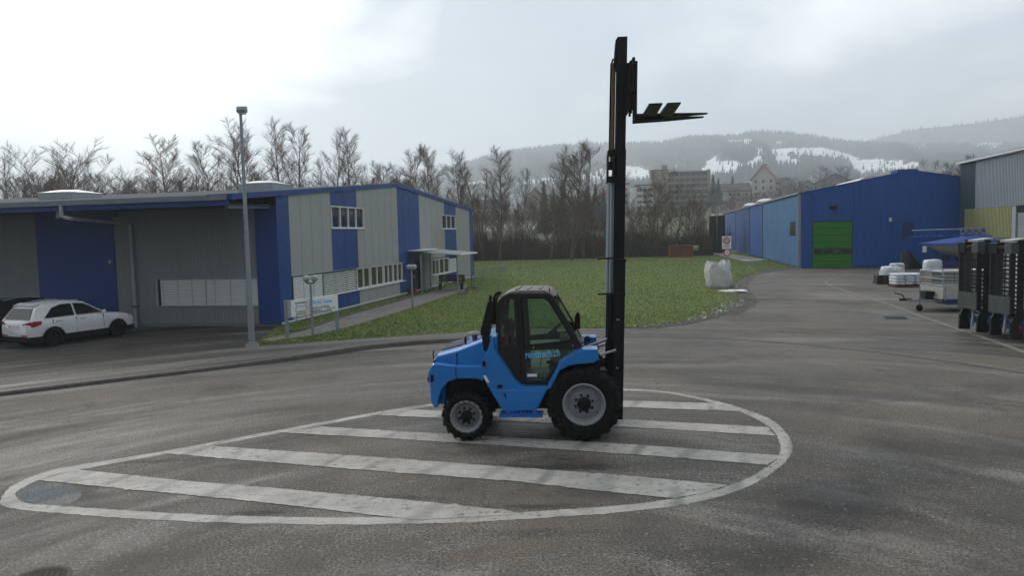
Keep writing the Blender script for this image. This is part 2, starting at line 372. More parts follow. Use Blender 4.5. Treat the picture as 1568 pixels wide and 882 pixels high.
def stain(t, co, x, y, rx, ry, rot, nz_, amp=.9):
    """mask of one stain that lies at (x, y) on the ground, ragged by noise"""
    m1 = t.mapping(co, loc=(-x, -y, 0)); m2 = t.mapping(m1, rot=(0, 0, -rot)); m3 = t.mapping(m2, scale=(1 / rx, 1 / ry, 0))
    d = t.vmath('LENGTH', m3)
    return t.ramp(t.math('ADD', d, t.math('MULTIPLY', t.math('SUBTRACT', nz_, .5), 2.2)), [(.35, amp), (1.0, 0.0)])
def asphalt(name, c0, c1, wet=.5, dark=(.035, .034, .032), stains=(), light=(.24, .225, .205)):
    m = bpy.data.materials.new(name); m.use_nodes = True; t = NT(m.node_tree); t.n.clear()
    out = t.add('ShaderNodeOutputMaterial'); b = t.add('ShaderNodeBsdfPrincipled'); t.link(b.outputs[0], out.inputs[0])
    co = t.add('ShaderNodeTexCoord').outputs['Object']
    # wheel tracks run round the centre of the turning place
    sp_ = t.add('ShaderNodeSeparateXYZ'); t.link(co, sp_.inputs[0])
    px = t.math('SUBTRACT', sp_.outputs[0], .5); py = t.math('SUBTRACT', sp_.outputs[1], 5.0)
    ang = t.math('ARCTAN2', px, py); rad = t.math('SQRT', t.math('ADD', t.math('MULTIPLY', px, px), t.math('MULTIPLY', py, py)))
    cb = t.add('ShaderNodeCombineXYZ'); t.link(t.math('MULTIPLY', ang, 15.0), cb.inputs[0]); t.link(rad, cb.inputs[1]); pol = cb.outputs[0]
    big = t.noise(co, .16, 6, .62, .5)
    mid = t.noise(t.mapping(pol, scale=(.16, 1, 1)), .62, 9, .66, .5)
    grain = t.noise(co, 28, 4, .75)
    gmask = t.math('MULTIPLY', t.math('SUBTRACT', grain, .5), .60)
    vo = t.add('ShaderNodeTexVoronoi'); vo.inputs['Scale'].default_value = 42; t.link(co, vo.inputs['Vector'])
    c_ = t.mix(t.ramp(t.math('ADD', big, gmask), [(.38, 0.0), (.62, 1.0)]), c0, c1)
    c_ = t.mix(t.ramp(t.math('ADD', mid, gmask), [(.38, .9), (.50, .0)]), c_, dark)
    lightn = t.noise(t.mapping(pol, scale=(.12, 1.15, 1), loc=(9, 4, 0)), .7, 10, .70, .4)
    c_ = t.mix(t.ramp(t.math('ADD', lightn, gmask), [(.51, 0.0), (.68, .8)]), c_, light)
    bl = t.noise(t.mapping(co, loc=(2, 7, 0)), .33, 10, .72, .3)
    c_ = t.mix(t.ramp(t.math('ADD', bl, gmask), [(.54, 0.0), (.66, wet)]), c_, dark)
    rag = t.noise(co, 1.3, 9, .74)
    for (x, y, rx, ry, ro_, a_, c2) in stains:
        c_ = t.mix(stain(t, co, x, y, rx, ry, ro_, t.math('ADD', rag, t.math('MULTIPLY', gmask, .5)), a_), c_, c2)
    c_ = t.mix(1.0, c_, t.ramp(grain, [(.34, .60), (.66, 1.42)]), 'MULTIPLY')
    c_ = t.mix(1.0, c_, t.ramp(t.noise(co, 75, 2, .6), [(.3, .65), (.7, 1.35)]), 'MULTIPLY')
    sp2 = t.ramp(vo.outputs['Color'], [(.86, 0.0), (.95, .6)])
    c_ = t.mix(sp2, c_, (.34, .32, .29))
    vc = t.add('ShaderNodeTexVoronoi', feature='DISTANCE_TO_EDGE'); vc.inputs['Scale'].default_value = .22
    nz = t.add('ShaderNodeTexNoise'); nz.inputs['Scale'].default_value = 1.5; nz.inputs['Detail'].default_value = 8; nz.inputs['Roughness'].default_value = .7; t.link(co, nz.inputs['Vector'])
    t.link(t.vmath('ADD', co, nz.outputs['Color']), vc.inputs['Vector'])
    gate = t.ramp(t.noise(co, .16, 2), [(.46, 0.0), (.58, .8)])
    c_ = t.mix(t.math('MULTIPLY', t.ramp(vc.outputs['Distance'], [(.0, 1.0), (.0045, 0.0)]), gate), c_, (.022, .022, .021))
    t.link(c_, b.inputs['Base Color'])
    t.link(t.ramp(mid, [(.34, .42), (.55, .80)]), b.inputs['Roughness'])
    b.inputs['Specular IOR Level'].default_value = .22
    bn = t.add('ShaderNodeBump'); bn.inputs['Strength'].default_value = .6; bn.inputs['Distance'].default_value = .008
    t.link(t.noise(co, 80, 3, .7), bn.inputs['Height']); t.link(bn.outputs[0], b.inputs['Normal'])
    return m
def st(u, v, rx, ry, rot, a, c2): x, y, _ = G(u, v); return (x, y, rx, ry, rot, a, c2)
DK, BR = (.030, .029, .027), (.085, .062, .045)
STAINS = [st(1290, 770, 1.9, 1.1, .5, .75, DK), st(1420, 700, 1.6, 1.5, 1.2, .5, DK), st(1180, 850, 1.5, .6, .2, .65, DK), st(870, 716, 1.25, .22, -.05, .9, DK), st(820, 776, .75, .13, 0, .8, DK), st(615, 762, .8, .13, -.15, .8, DK), st(400, 786, .55, .11, 0, .7, DK), st(130, 760, .4, .25, 0, .7, DK), st(250, 706, .9, .14, .1, .6, DK),
          st(560, 540, 3.0, .5, .1, .75, (.035, .034, .032)), st(300, 640, 4.5, .7, .35, .55, (.05, .042, .036)), st(470, 600, 3.5, .9, .3, .45, BR), st(120, 650, 2.5, .8, .5, .5, (.045, .04, .036)), st(1240, 600, 3.5, 1.0, -.4, .45, (.05, .047, .042)), st(1400, 560, 3.5, 1.4, -.6, .45, (.055, .05, .044)),
          st(1290, 452, 2.0, 4.0, .2, .5, (.21, .195, .175)), st(1220, 520, 3.0, .8, -.1, .45, (.22, .205, .185)), st(1050, 560, 2.5, .5, 0, .4, (.20, .19, .17)), st(720, 640, 1.4, 1.0, 0, .35, DK)]
M['asphalt'] = asphalt('asphalt', (.076, .070, .063), (.134, .115, .095), .72, (.038, .0355, .032), STAINS)
M['asphalt_walk'] = asphalt('asphalt_walk', (.072, .067, .061), (.098, .088, .078), .3, (.05, .047, .043))
M['asphalt_lot'] = asphalt('asphalt_lot', (.038, .035, .032), (.068, .060, .052), .6, (.022, .021, .020))
M['asphalt_new'] = asphalt('asphalt_new', (.085, .098, .108), (.10, .112, .12), .2, (.06, .065, .07))

def paint_mat():
    m = bpy.data.materials.new('road_paint'); m.use_nodes = True; t = NT(m.node_tree); t.n.clear()
    out = t.add('ShaderNodeOutputMaterial'); b = t.add('ShaderNodeBsdfPrincipled'); t.link(b.outputs[0], out.inputs[0])
    co = t.add('ShaderNodeTexCoord').outputs['Object']
    c_ = t.mix(t.ramp(t.noise(co, 1.2, 6, .6), [(.3, 0.0), (.7, 1.0)]), (.27, .26, .24), (.46, .445, .41))
    # tyre scrubs: thin dark curved streaks
    w = t.add('ShaderNodeTexWave', wave_type='BANDS'); w.inputs['Scale'].default_value = .42; w.inputs['Distortion'].default_value = 9; w.inputs['Detail'].default_value = 3; w.inputs['Detail Scale'].default_value = .5
    t.link(t.mapping(co, scale=(1, .55, 1), rot=(0, 0, R(35))), w.inputs['Vector'])
    g1 = t.ramp(t.noise(co, .45, 3), [(.38, 0.0), (.56, .85)])
    c_ = t.mix(t.math('MULTIPLY', t.ramp(w.outputs['Fac'], [(.0, 1.0), (.18, 0.0)]), g1), c_, (.17, .17, .165))
    c_ = t.mix(t.ramp(t.noise(t.mapping(co, scale=(1, 2.5, 1), rot=(0, 0, R(-40))), 1.4, 7, .7), [(.52, 0.0), (.75, .75)]), c_, (.20, .195, .185))
    # chips and cracks where the asphalt shows
    chip = t.ramp(t.noise(co, 6.5, 9, .78), [(.54, 0.0), (.60, 1.0)])
    cg = t.ramp(t.noise(co, .5, 3), [(.36, .25), (.58, 1.0)])
    c_ = t.mix(t.math('MULTIPLY', chip, cg), c_, (.11, .105, .097))
    c_ = t.mix(1.0, c_, t.ramp(t.noise(co, 60, 2), [(.3, .82), (.7, 1.1)]), 'MULTIPLY')
    t.link(c_, b.inputs['Base Color']); b.inputs['Roughness'].default_value = .7
    return m
M['road_paint'] = paint_mat()

def grass_mat(name, blades=False):
    m = bpy.data.materials.new(name); m.use_nodes = True; t = NT(m.node_tree); t.n.clear()
    out = t.add('ShaderNodeOutputMaterial'); b = t.add('ShaderNodeBsdfPrincipled'); t.link(b.outputs[0], out.inputs[0])
    co = t.add('ShaderNodeNewGeometry').outputs['Position']
    c_ = t.mix(t.ramp(t.noise(t.mapping(co, scale=(1, .7, 1)), .22, 6, .6, .5), [(.35, 0.0), (.62, 1.0)]), (.036, .110, .004), (.095, .135, .010))
    c_ = t.mix(t.ramp(t.noise(co, 2.6, 6, .7), [(.40, 0.0), (.66, .85)]), c_, (.16, .19, .05))
    c_ = t.mix(t.ramp(t.noise(t.mapping(co, loc=(5, 5, 0)), .9, 8, .75), [(.53, 0.0), (.68, .65)]), c_, (.10, .080, .035))
    c_ = t.mix(1.0, c_, t.ramp(t.noise(co, 22, 4, .7), [(.3, .75), (.7, 1.25)]), 'MULTIPLY')
    if not blades:
        c_ = t.mix(t.ramp(t.noise(co, 7, 6, .8), [(.63, 0.0), (.70, .6)]), c_, (.30, .31, .24))
    else:
        rn = t.add('ShaderNodeObjectInfo')
        wn2 = t.add('ShaderNodeTexWhiteNoise', noise_dimensions='3D'); t.link(t.vmath('SNAP', co, (.11, .11, 9)), wn2.inputs['Vector'])
        c_ = t.mix(t.ramp(wn2.outputs['Value'], [(.80, 0.0), (.96, .9)]), c_, (.42, .43, .26))
    t.link(c_, b.inputs['Base Color']); b.inputs['Roughness'].default_value = .8; b.inputs['Specular IOR Level'].default_value = .25
    if not blades:
        bn = t.add('ShaderNodeBump'); bn.inputs['Strength'].default_value = .8; bn.inputs['Distance'].default_value = .06
        t.link(t.noise(co, 9, 6, .7), bn.inputs['Height']); t.link(bn.outputs[0], b.inputs['Normal'])
    return m
M['lawn'] = grass_mat('lawn'); M['blades'] = grass_mat('blades', True)

# ------------------------------------------------------------------ ground and terrain
def ss(t): t = max(0.0, min(1.0, t)); return t * t * (3 - 2 * t)
def tz(x, y):
    return -0.03 + 9.0 * ss((y - 122) / 180) + 11 * ss((x - 40) / 100) * ss((y - 200) / 160) + 4 * ss((y - 420) / 250)
def grid_mesh(xs, ys, zf):
    vs = [(x, y, zf(x, y)) for y in ys for x in xs]; n = len(xs)
    fs = [(j * n + i, j * n + i + 1, (j + 1) * n + i + 1, (j + 1) * n + i) for j in range(len(ys) - 1) for i in range(n - 1)]
    return vs, fs
def field_mat():
    m = bpy.data.materials.new('field'); m.use_nodes = True; t = NT(m.node_tree); t.n.clear()
    out = t.add('ShaderNodeOutputMaterial'); b = t.add('ShaderNodeBsdfPrincipled'); t.link(b.outputs[0], out.inputs[0])
    co = t.add('ShaderNodeTexCoord').outputs['Object']
    c_ = t.mix(t.ramp(t.noise(t.mapping(co, scale=(1, .5, 1)), .03, 6, .6, .5), [(.38, 0.0), (.6, 1.0)]), (.055, .048, .030), (.075, .085, .036))
    sn = t.ramp(t.noise(t.mapping(co, scale=(.35, 1, 1), loc=(11, 3, 0)), .035, 7, .72), [(.54, 0.0), (.66, .9)])
    c_ = t.mix(sn, c_, (.45, .46, .47))
    c_ = t.mix(1.0, c_, t.ramp(t.noise(co, .7, 6, .75), [(.3, .6), (.7, 1.35)]), 'MULTIPLY')
    t.link(c_, b.inputs['Base Color']); b.inputs['Roughness'].default_value = .95
    return m
M['field'] = field_mat()
xs = [-4800, -3600, -2400, -1200] + [-600 + 25 * i for i in range(49)] + [1200, 2400, 3600, 4800]
ys = [-1200, -700, -300, -100, 0, 60, 100, 122] + [130 + 10 * i for i in range(38)] + [520, 560, 620, 700, 900, 1500, 2400, 3900]
g = MB(); g.v, g.f = grid_mesh(xs, ys, tz)
struct(g.build('ground', M['field'], smooth=180))
ya = MB(); ya.v, ya.f = grid_mesh([-80 + 8 * i for i in range(21)], [-30 + 8 * i for i in range(18)], lambda x, y: 0.0)
struct(ya.build('asphalt_yard', M['asphalt']))

# lawn
lawn_px = [(392, 530), (415, 527), (440, 527), (500, 523.5), (560, 520), (640, 515), (700, 510), (760, 506), (850, 503), (940, 502.5), (1000, 501), (1040, 496), (1070, 489), (1100, 480), (1120, 471), (1131, 462), (1128, 452), (1122, 442), (1131, 431), (1150, 421), (1175, 415), (1205, 411.5), (1222, 410.5)]
edge = [G(*p) for p in lawn_px]
ed = smooth_line([Vector(p) for p in edge], 6)
rj = random.Random(3)
ed = [Vector((p.x + rj.uniform(-.10, .10), p.y + rj.uniform(-.12, .12), 0)) for p in ed]
C0 = Vector(G(431.4, 500.4)); AZ = R(11.15)
lawn_pts = [(p.x, p.y) for p in ed] + [(26.2, 66), (31.5, 96), (37, 128), (-40, 128), (-8, 62), (C0.x + .3, C0.y + .4), (C0.x - .1, C0.y - .6)]
struct(sheet('lawn', lawn_pts, M['lawn'], z=.03))

# darker parking lot in front of the office building
lot_px = [(0, 579), (100, 569.5), (190, 559.5), (289, 546), (374, 534.5), (392, 531), (404, 520), (430, 516), (462, 509), (446, 502)]
lp = [G(*p) for p in lot_px]
lot = [(p[0], p[1]) for p in lp] + [(C0.x, C0.y + .5), (C0.x - 30, C0.y + 6.5), (-48, 30), (-30, 11)]
struct(sheet('parking_lot', lot, M['asphalt_lot'], z=.012))

# kerb line and pavement
kp = [(-120, 616), (0, 603), (100, 591), (200, 579), (300, 567.5), (400, 555), (480, 545), (550, 534.5), (620, 527), (690, 522), (760, 519), (850, 517), (940, 516), (1000, 516.5), (1100, 519), (1200, 525.5), (1300, 535), (1400, 547), (1500, 561), (1600, 577), (1700, 594)]
kc = smooth_line([Vector(G(u, v, .05 if u < 700 else .0)) for u, v in kp], 6)
def offs(line, d):
    out = []
    for i, p in enumerate(line):
        t = (line[min(i + 1, len(line) - 1)] - line[max(i - 1, 0)]); t.z = 0; t.normalize()
        n = Vector((-t.y, t.x, 0)); out.append(p + n * d)
    return out
kb = offs(kc, .11)
def kh(i):
    x = kc[i].x
    return (.075 + .05 * ss((x + 9) / 4)) * (1 - ss((x + 3.0) / 4.2)) + .010
km = MB()
secs = []
for i in range(len(kc)):
    a, b = kc[i], kb[i]; h = kh(i)
    secs.append([(a.x, a.y, -.02), (a.x, a.y, h - .015), (a.x + (b.x - a.x) * .12, a.y + (b.y - a.y) * .12, h), (b.x, b.y, h), (b.x, b.y, -.02)])
km.loft(secs)
struct(km.build('kerb', M['kerb_stone'], smooth=30))
gm = MB(); ga = offs(kc, -.06)
for i in range(len(kc) - 1):
    gm.add([(ga[i].x, ga[i].y, .005), (ga[i + 1].x, ga[i + 1].y, .005), (kc[i + 1].x, kc[i + 1].y, .005), (kc[i].x, kc[i].y, .005)], [(0, 1, 2, 3)])
M['gutter'] = mat('gutter', (.018, .017, .017), .6, vary=.4, vscale=2)
struct(gm.build('gutter', M['gutter'], fix=False))
# pavement: from the kerb back to the lot and the lawn, sloping down from the kerb top
pa = MB(); rows = [(.11, 0), (.9, .35), (2.2, .8), (4.6, 1.0)]
lines = [offs(kc, d) for d, _ in rows]
nk = sum(1 for p in kc if p.x < 6.2 and True)
nk = next(i for i, p in enumerate(kc) if p.x > 6.0)
for i in range(nk):
    for k in range(3):
        q = []
        for ii, kk in ((i, k), (i + 1, k), (i + 1, k + 1), (i, k + 1)):
            p = lines[kk][ii]; f = rows[kk][1]; q.append((p.x, p.y, (kh(ii) - .003) * (1 - f) + .006 * f))
        pa.add(q, [(0, 1, 2, 3)])
struct(pa.build('pavement', M['asphalt_walk'], fix=False))

# footpath along the gable wall
path_px = [(464, 508.5), (522, 488), (575, 472.5), (624, 458.5), (655, 450), (668, 443), (702, 440), (716, 437), (712, 446), (700, 449.5), (665, 461), (604, 481), (542, 500), (487, 514), (445, 520), (415, 524.5), (400, 522)]
struct(sheet('footpath', [G(*p) for p in path_px], M['concrete'], z=.042))
eb = smooth_line([Vector(G(u, v)) for u, v in [(436, 507.5), (464, 507.5), (522, 487.5), (575, 472), (624, 458), (652, 450)]], 3)
e = MB(); eo = offs(eb, .10)
e.loft([[(a.x, a.y, -.01), (a.x, a.y, .09), (b.x, b.y, .09), (b.x, b.y, -.01)] for a, b in zip(eb, eo)])
struct(e.build('path_edging', M['kerb_stone']))
struct(sheet('hall_path', [G(*p) for p in [(1083, 386.5), (1098, 385), (1168, 397), (1166, 399.5), (1142, 401.5), (1120, 396)]], M['concrete'], z=.042))

# painted island
def px_sheet(name, pts, z, m=M['road_paint']):
    P = [Vector(G(*p)) for p in pts]; out = []; r_ = random.Random(len(pts) * 7 + int(pts[0][0]))
    for i, a in enumerate(P):
        b_ = P[(i + 1) % len(P)]; n_ = max(1, int((b_ - a).length / .07)); nx = (b_ - a).normalized(); nx = Vector((-nx.y, nx.x, 0))
        for k in range(n_):
            j = r_.gauss(0, .007) + (r_.uniform(-.05, .0) if r_.random() < .05 else 0) if k else 0
            out.append(a.lerp(b_, k / n_) + nx * j * (1 if r_.random() < .5 else -1))
    return struct(sheet(name, out, m, z=z))
outer = [(0, 767), (15, 747), (40, 734), (75, 722), (112, 714.5), (250, 691.5), (425, 659.5), (575, 631.8), (660, 618.5), (760, 604.5), (860, 597), (964, 596), (1024, 600.5), (1084, 611.5), (1134, 625), (1179, 642), (1201, 660), (1213, 680), (1209, 700), (1189, 720), (1154, 742), (1104, 761), (1034, 775.5), (934, 786.5), (784, 797), (650, 802.5), (500, 804), (350, 801.5), (200, 795), (85, 786.5), (30, 781), (6, 776)]
inner = [(24, 760), (29, 751), (58, 736.5), (88, 727), (120, 720.5), (252, 696.2), (427, 663.8), (577, 635.8), (661, 622.3), (761, 608), (861, 600), (964, 598.8), (1023, 603), (1082, 615), (1129, 629), (1168, 648), (1187, 664), (1195, 683), (1191, 700), (1173, 717), (1140, 735), (1092, 752), (1026, 765.5), (930, 776.5), (784, 786), (650, 792.5), (500, 793.5), (350, 790.5), (200, 783), (100, 776.5), (50, 772.5), (33, 768)]
o_ = smooth_line([Vector(G(*p)) for p in outer], 14, True); i_ = smooth_line([Vector(G(*p)) for p in inner], 14, True)
rj = random.Random(8)
for L__ in (o_, i_):
    for p in L__: p.x += rj.gauss(0, .006); p.y += rj.gauss(0, .008)
im = MB(); n = len(o_)
for k in range(n):
    j = (k + 1) % n
    im.add([(o_[k].x, o_[k].y, .004), (o_[j].x, o_[j].y, .004), (i_[j].x, i_[j].y, .004), (i_[k].x, i_[k].y, .004)], [(0, 1, 2, 3)])
io = im.build('island_outline_marking', M['road_paint'], fix=False); struct(io)
px_sheet('stripe_marking', [(117, 720), (280, 737), (425, 749), (620, 766.5), (775, 782.5), (790, 786), (784, 789.5), (640, 797.5), (610, 794.5), (500, 781.5), (350, 765), (200, 750.5), (59, 736.5)], .008)
px_sheet('stripe_marking', [(320, 683.5), (550, 699), (784, 716.5), (959, 729), (1114, 744), (1088, 753.5), (1034, 764.5), (900, 751), (784, 737.5), (640, 727), (500, 716), (380, 706), (250, 695), (270, 690)], .008)
px_sheet('stripe_marking', [(490, 654), (660, 664), (784, 671), (984, 682.5), (1189, 698), (1193, 700), (1176, 713), (984, 697.8), (784, 684), (600, 672.5), (427, 663)], .008)
px_sheet('stripe_marking', [(622, 627), (700, 631), (949, 642.5), (1176, 655), (1187, 668), (949, 654), (675, 641), (580, 636.5)], .008)
px_sheet('stripe_marking', [(700, 613.5), (745, 607), (949, 613.8), (1104, 618.5), (1131, 630.5), (949, 624)], .008)
ap = [Vector((*G(75 + 50 * math.cos(t), 757 + 17.5 * math.sin(t))[:2], 0)) for t in [i * math.pi / 14 for i in range(28)]]
struct(sheet('asphalt_patch', [(p.x, p.y) for p in ap], M['asphalt_new'], z=.0025))
# light kerb line of the right-hand yard
rl = smooth_line([Vector(G(u, v)) for u, v in [(1400, 413), (1330, 418), (1285, 424), (1264, 431), (1270, 438), (1300, 448), (1340, 461), (1361, 467), (1410, 485.5), (1460, 503), (1510, 520), (1600, 553)]], 6)
ro = offs(rl, .16); e = MB()
e.loft([[(a.x, a.y, -.01), (a.x, a.y, .012), (b.x, b.y, .012), (b.x, b.y, -.01)] for a, b in zip(rl, ro)])
M['flush_stone'] = mat('flush_stone', (.19, .18, .16), .85, vary=.3, vscale=2, dirt=.5, dirtcol=(.1, .09, .08))
struct(e.build('edge_stone_line', M['flush_stone']))
# gravel rim where the lawn meets the drive
gi = [i for i, p in enumerate(ed) if p.x > 4.5]
gr = MB(); rg = random.Random(5)
for k, i in enumerate(gi):
    p = ed[i]
    w = .35 if p.y < 31 else .85
    for _ in range(46):
        a = rg.uniform(-w, w * .7); t = rg.random()
        q = p.lerp(ed[min(i + 1, len(ed) - 1)], t); nx = Vector((ed[min(i + 1, len(ed) - 1)] - p)); nx.z = 0
        if nx.length < 1e-4: continue
        nx.normalize(); c_ = q + Vector((-nx.y, nx.x, 0)) * a
        s_ = rg.uniform(.02, .055); vs = [(c_.x + s_ * rg.uniform(.7, 1.3) * math.cos(h), c_.y + s_ * rg.uniform(.7, 1.3) * math.sin(h), .03) for h in (0, 1.6, 3.1, 4.7)]
        gr.add(vs + [(c_.x, c_.y, .03 + s_ * .9)], [(0, 1, 4), (1, 2, 4), (2, 3, 4), (3, 0, 4)])
gro = gr.build('gravel', M['gravel'], fix=False); gro['kind'] = 'stuff'; gro['label'] = 'loose gravel and grit along the edge of the lawn by the drive'; gro['category'] = 'gravel'

sc_ = MB(); rg = random.Random(15)
M['snow_old'] = mat('snow_old', (.55, .56, .57), .8, vary=.2, vscale=5)
for k, i in enumerate(gi):
    p = ed[i]
    if p.y > 38: continue
    for _ in range(9 if p.y > 29.5 else 3):
        c_ = p + Vector((rg.gauss(-.12, .22), rg.gauss(.1, .25), 0)); s_ = rg.uniform(.02, .09) * rg.random() ** .6
        vs = [(c_.x + s_ * rg.uniform(.6, 1.6) * math.cos(h), c_.y + s_ * rg.uniform(.6, 1.4) * math.sin(h), .028) for h in (0, 1.2, 2.5, 3.8, 5.0)]
        sc_.add(vs + [(c_.x, c_.y, .03 + s_ * .5)], [(0, 1, 5), (1, 2, 5), (2, 3, 5), (3, 4, 5), (4, 0, 5)])
q = sc_.build('snow_remnants', M['snow_old'], fix=False); q['kind'] = 'stuff'; q['label'] = 'crumbs of old snow along the lawn edge beside the drive'; q['category'] = 'snow'

# grass tufts over the lawn
def inpoly(x, y, P):
    c_ = np.zeros(x.shape, bool); n = len(P)
    for i in range(n):
        x0, y0 = P[i][0], P[i][1]; x1, y1 = P[(i + 1) % n][0], P[(i + 1) % n][1]
        m_ = ((y0 > y) != (y1 > y)); 
        with np.errstate(divide='ignore', invalid='ignore'):
            c_ ^= m_ & (x < (x1 - x0) * (y - y0) / (y1 - y0 + 1e-12) + x0)
    return c_
def tri_cloud(name, base, tip, side, mat_):
    """one triangle per blade: base +- side, tip"""
    n = len(base); v = np.empty((n * 3, 3), np.float32); v[0::3] = base - side; v[1::3] = base + side; v[2::3] = tip
    me = bpy.data.meshes.new(name); me.vertices.add(n * 3); me.vertices.foreach_set('co', v.ravel())
    me.loops.add(n * 3); me.loops.foreach_set('vertex_index', np.arange(n * 3, dtype=np.int32))
    me.polygons.add(n); me.polygons.foreach_set('loop_start', np.arange(0, n * 3, 3, dtype=np.int32)); me.update(); me.validate()
    o = link(name, me, mat_); o['kind'] = 'stuff'; return o
N = 420000
yy = 25 + 85 * rng.random(N) ** 2.4; xx = rng.uniform(-10, 34, N)
ok = inpoly(xx, yy, lawn_pts)
pathP = [G(*p) for p in path_px]; ok &= ~inpoly(xx, yy, pathP); ok &= ~inpoly(xx, yy, [G(*p) for p in [(1083, 386.5), (1098, 385), (1168, 397), (1166, 399.5), (1142, 401.5), (1120, 396)]])
dxg, dyg = math.sin(AZ), math.cos(AZ)
ss_ = (xx - C0.x) * dxg + (yy - C0.y) * dyg; tt = (xx - C0.x) * dyg - (yy - C0.y) * dxg
ok &= ~((ss_ > -.3) & (ss_ < 33.5) & (tt < .15))
xx, yy = xx[ok], yy[ok]; n = len(xx)
hh = rng.uniform(.02, .065, n) * (1 + .5 * (rng.random(n) > .9)); an = rng.uniform(0, 6.28, n); w = rng.uniform(.004, .009, n) * (1 + yy / 45)
b = np.stack([xx, yy, np.full(n, .028)], 1); sd_ = np.stack([np.cos(an) * w, np.sin(an) * w, np.zeros(n)], 1)
tp = b + np.stack([rng.normal(0, .03, n), rng.normal(0, .03, n), hh], 1)
go = tri_cloud('lawn_grass', b, tp, sd_, M['blades']); go['label'] = 'short winter grass of the lawn behind the forklift'; go['category'] = 'grass'

# manhole cover, drain
mh = thing('manhole_cover', 'round rusty manhole cover in the asphalt at the lower left corner', 'manhole cover', (*G(62, 886)[:2], 0))
k = MB(); k.lathez([(.30, .000), (.30, .006), (.262, .006)], 36); k.build('rim', M['iron'], mh)
k = MB(); k.lathez([(.262, .004), (.0001, .004)], 36); k.build('plate', M['iron'], mh)
k = MB()
for i in range(-9, 10):
    yv = i * .027; hw = math.sqrt(max(0, .25 ** 2 - yv * yv))
    if hw < .04: continue
    nb = max(1, int(hw * 2 / .06))
    for j in range(nb):
        xa = -hw + j * 2 * hw / nb; k.box(xa + .006, xa + 2 * hw / nb - .006, yv - .008, yv + .008, .004, .010)
k.build('ribs', M['iron'], mh, kind='stuff')
dr = thing('storm_drain', 'small dark blue-grey drain grate in the right-hand drive', 'drain', (*G(1371, 487)[:2], 0), R(-20))
k = MB(); k.box(-.42, .42, -.42, .42, .0, .008); k.build('frame', M['drain_iron'], dr)
k = MB()
for i in range(9): k.box(-.36, .36, -.35 + i * .085, -.31 + i * .085, .008, .02)
k.build('grate', M['drain_iron'], dr, kind='stuff')

# ------------------------------------------------------------------ hills
sil_u = [-2500, -800, 200, 480, 600, 660, 700, 740, 779, 818, 860, 909, 957, 1016, 1055, 1100, 1135, 1154, 1213, 1273, 1320, 1400, 1600, 2200, 3500]
sil_v = [330, 325, 318, 305, 290, 272, 258, 246, 235, 229, 226, 223, 223, 221, 212, 212, 210, 203, 206, 216, 222, 224, 222, 235, 260]
sil2_u = [-2500, 600, 900, 1150, 1250, 1320, 1350, 1400, 1480, 1568, 1700, 2200, 3500]
sil2_v = [340, 300, 240, 226, 224, 219, 212, 200, 192, 180, 172, 190, 230]
def hor_v(u): return 358.2 + (u - 784) * math.tan(ROLL)
cS = lambda L: [(940 + .4005 * a, 180 + .4005 * b) for a, b in L]
snowP = [cS(L) for L in (
 [(425, 86), (532, 82), (514, 108), (562, 118), (572, 165), (540, 192), (470, 192), (450, 214), (380, 206), (400, 180), (424, 163), (500, 176), (545, 150), (545, 130), (500, 115), (488, 96), (430, 97)],
 [(315, 206), (345, 186), (340, 172), (388, 150), (392, 185), (372, 208)],
 [(588, 122), (690, 115), (800, 114), (850, 125), (935, 155), (910, 165), (840, 158), (790, 160), (730, 150), (700, 156), (722, 181), (640, 183), (600, 177), (610, 150), (583, 140)],
 [(895, 165), (1040, 157), (1170, 172), (1170, 207), (1010, 214), (940, 228), (905, 198)],
 [(20, 182), (100, 190), (137, 205), (142, 245), (20, 260)],
 [(600, 88), (632, 90), (657, 101), (630, 104)], [(1348, 106), (1400, 96), (1482, 96), (1482, 108), (1440, 119), (1400, 111)],
 [(150, 186), (230, 180), (300, 188), (230, 193)], [(1130, 110), (1180, 107), (1212, 117), (1170, 119)])]
snowP += [[(780, 283), (820, 274), (870, 271), (905, 264), (945, 248), (945, 284), (892, 279), (855, 279), (790, 289)], [(690, 281), (742, 276), (745, 287), (700, 290)], [(1100, 246), (1130, 262), (1100, 272), (1060, 268)]]
def hills(name, y0, y1, su, sv, z0f, nu, ny, mat_, umin=-1500, umax=2900, back=500):
    us = np.concatenate([np.linspace(umin, 500, 40)[:-1], np.linspace(500, 1620, nu), np.linspace(1620, umax, 40)[1:]])
    ts = np.linspace(0, 1, ny); vs = []; uu = []; vv = []
    for t in ts:
        y = y0 + (y1 - y0) * t
        for u in us:
            el = (hor_v(u) - np.interp(u, su, sv)) / F
            zt = CH + el * y1; zb = z0f
            q = t + .035 * math.sin(u * .021 + t * 5) * (1 - t) * t * 4
            z = zb + (zt - zb) * (q ** 1.12)
            rough = (9 * math.sin(u * .05 + 3 * t) + 6 * math.sin(u * .11 + 9 * t) + 5 * math.sin(u * .023 - 13 * t)) * t * (1 - t) * 2
            z += rough
            x = y * (u - 784) / F
            vs.append((x, y, z))
            a, b_ = pj(x, y, z); uu.append(a); vv.append(b_)
    y2 = y1 + back
    for u in us: vs.append((y2 * (u - 784) / F, y2, z0f)); uu.append(u); vv.append(-999)
    n = len(us); fs = [(j * n + i, j * n + i + 1, (j + 1) * n + i + 1, (j + 1) * n + i) for j in range(ny) for i in range(n - 1)]
    m_ = MB(); m_.v = vs; m_.f = fs; o = m_.build(name, mat_, smooth=180, fix=False)
    uu = np.array(uu); vv = np.array(vv); sn = np.zeros(len(uu), bool)
    for P in snowP: sn |= inpoly(uu, vv, P)
    at = o.data.attributes.new('snow', 'FLOAT', 'POINT'); at.data.foreach_set('value', sn.astype(np.float32))
    struct(o); return np.array(vs), sn, n, ny
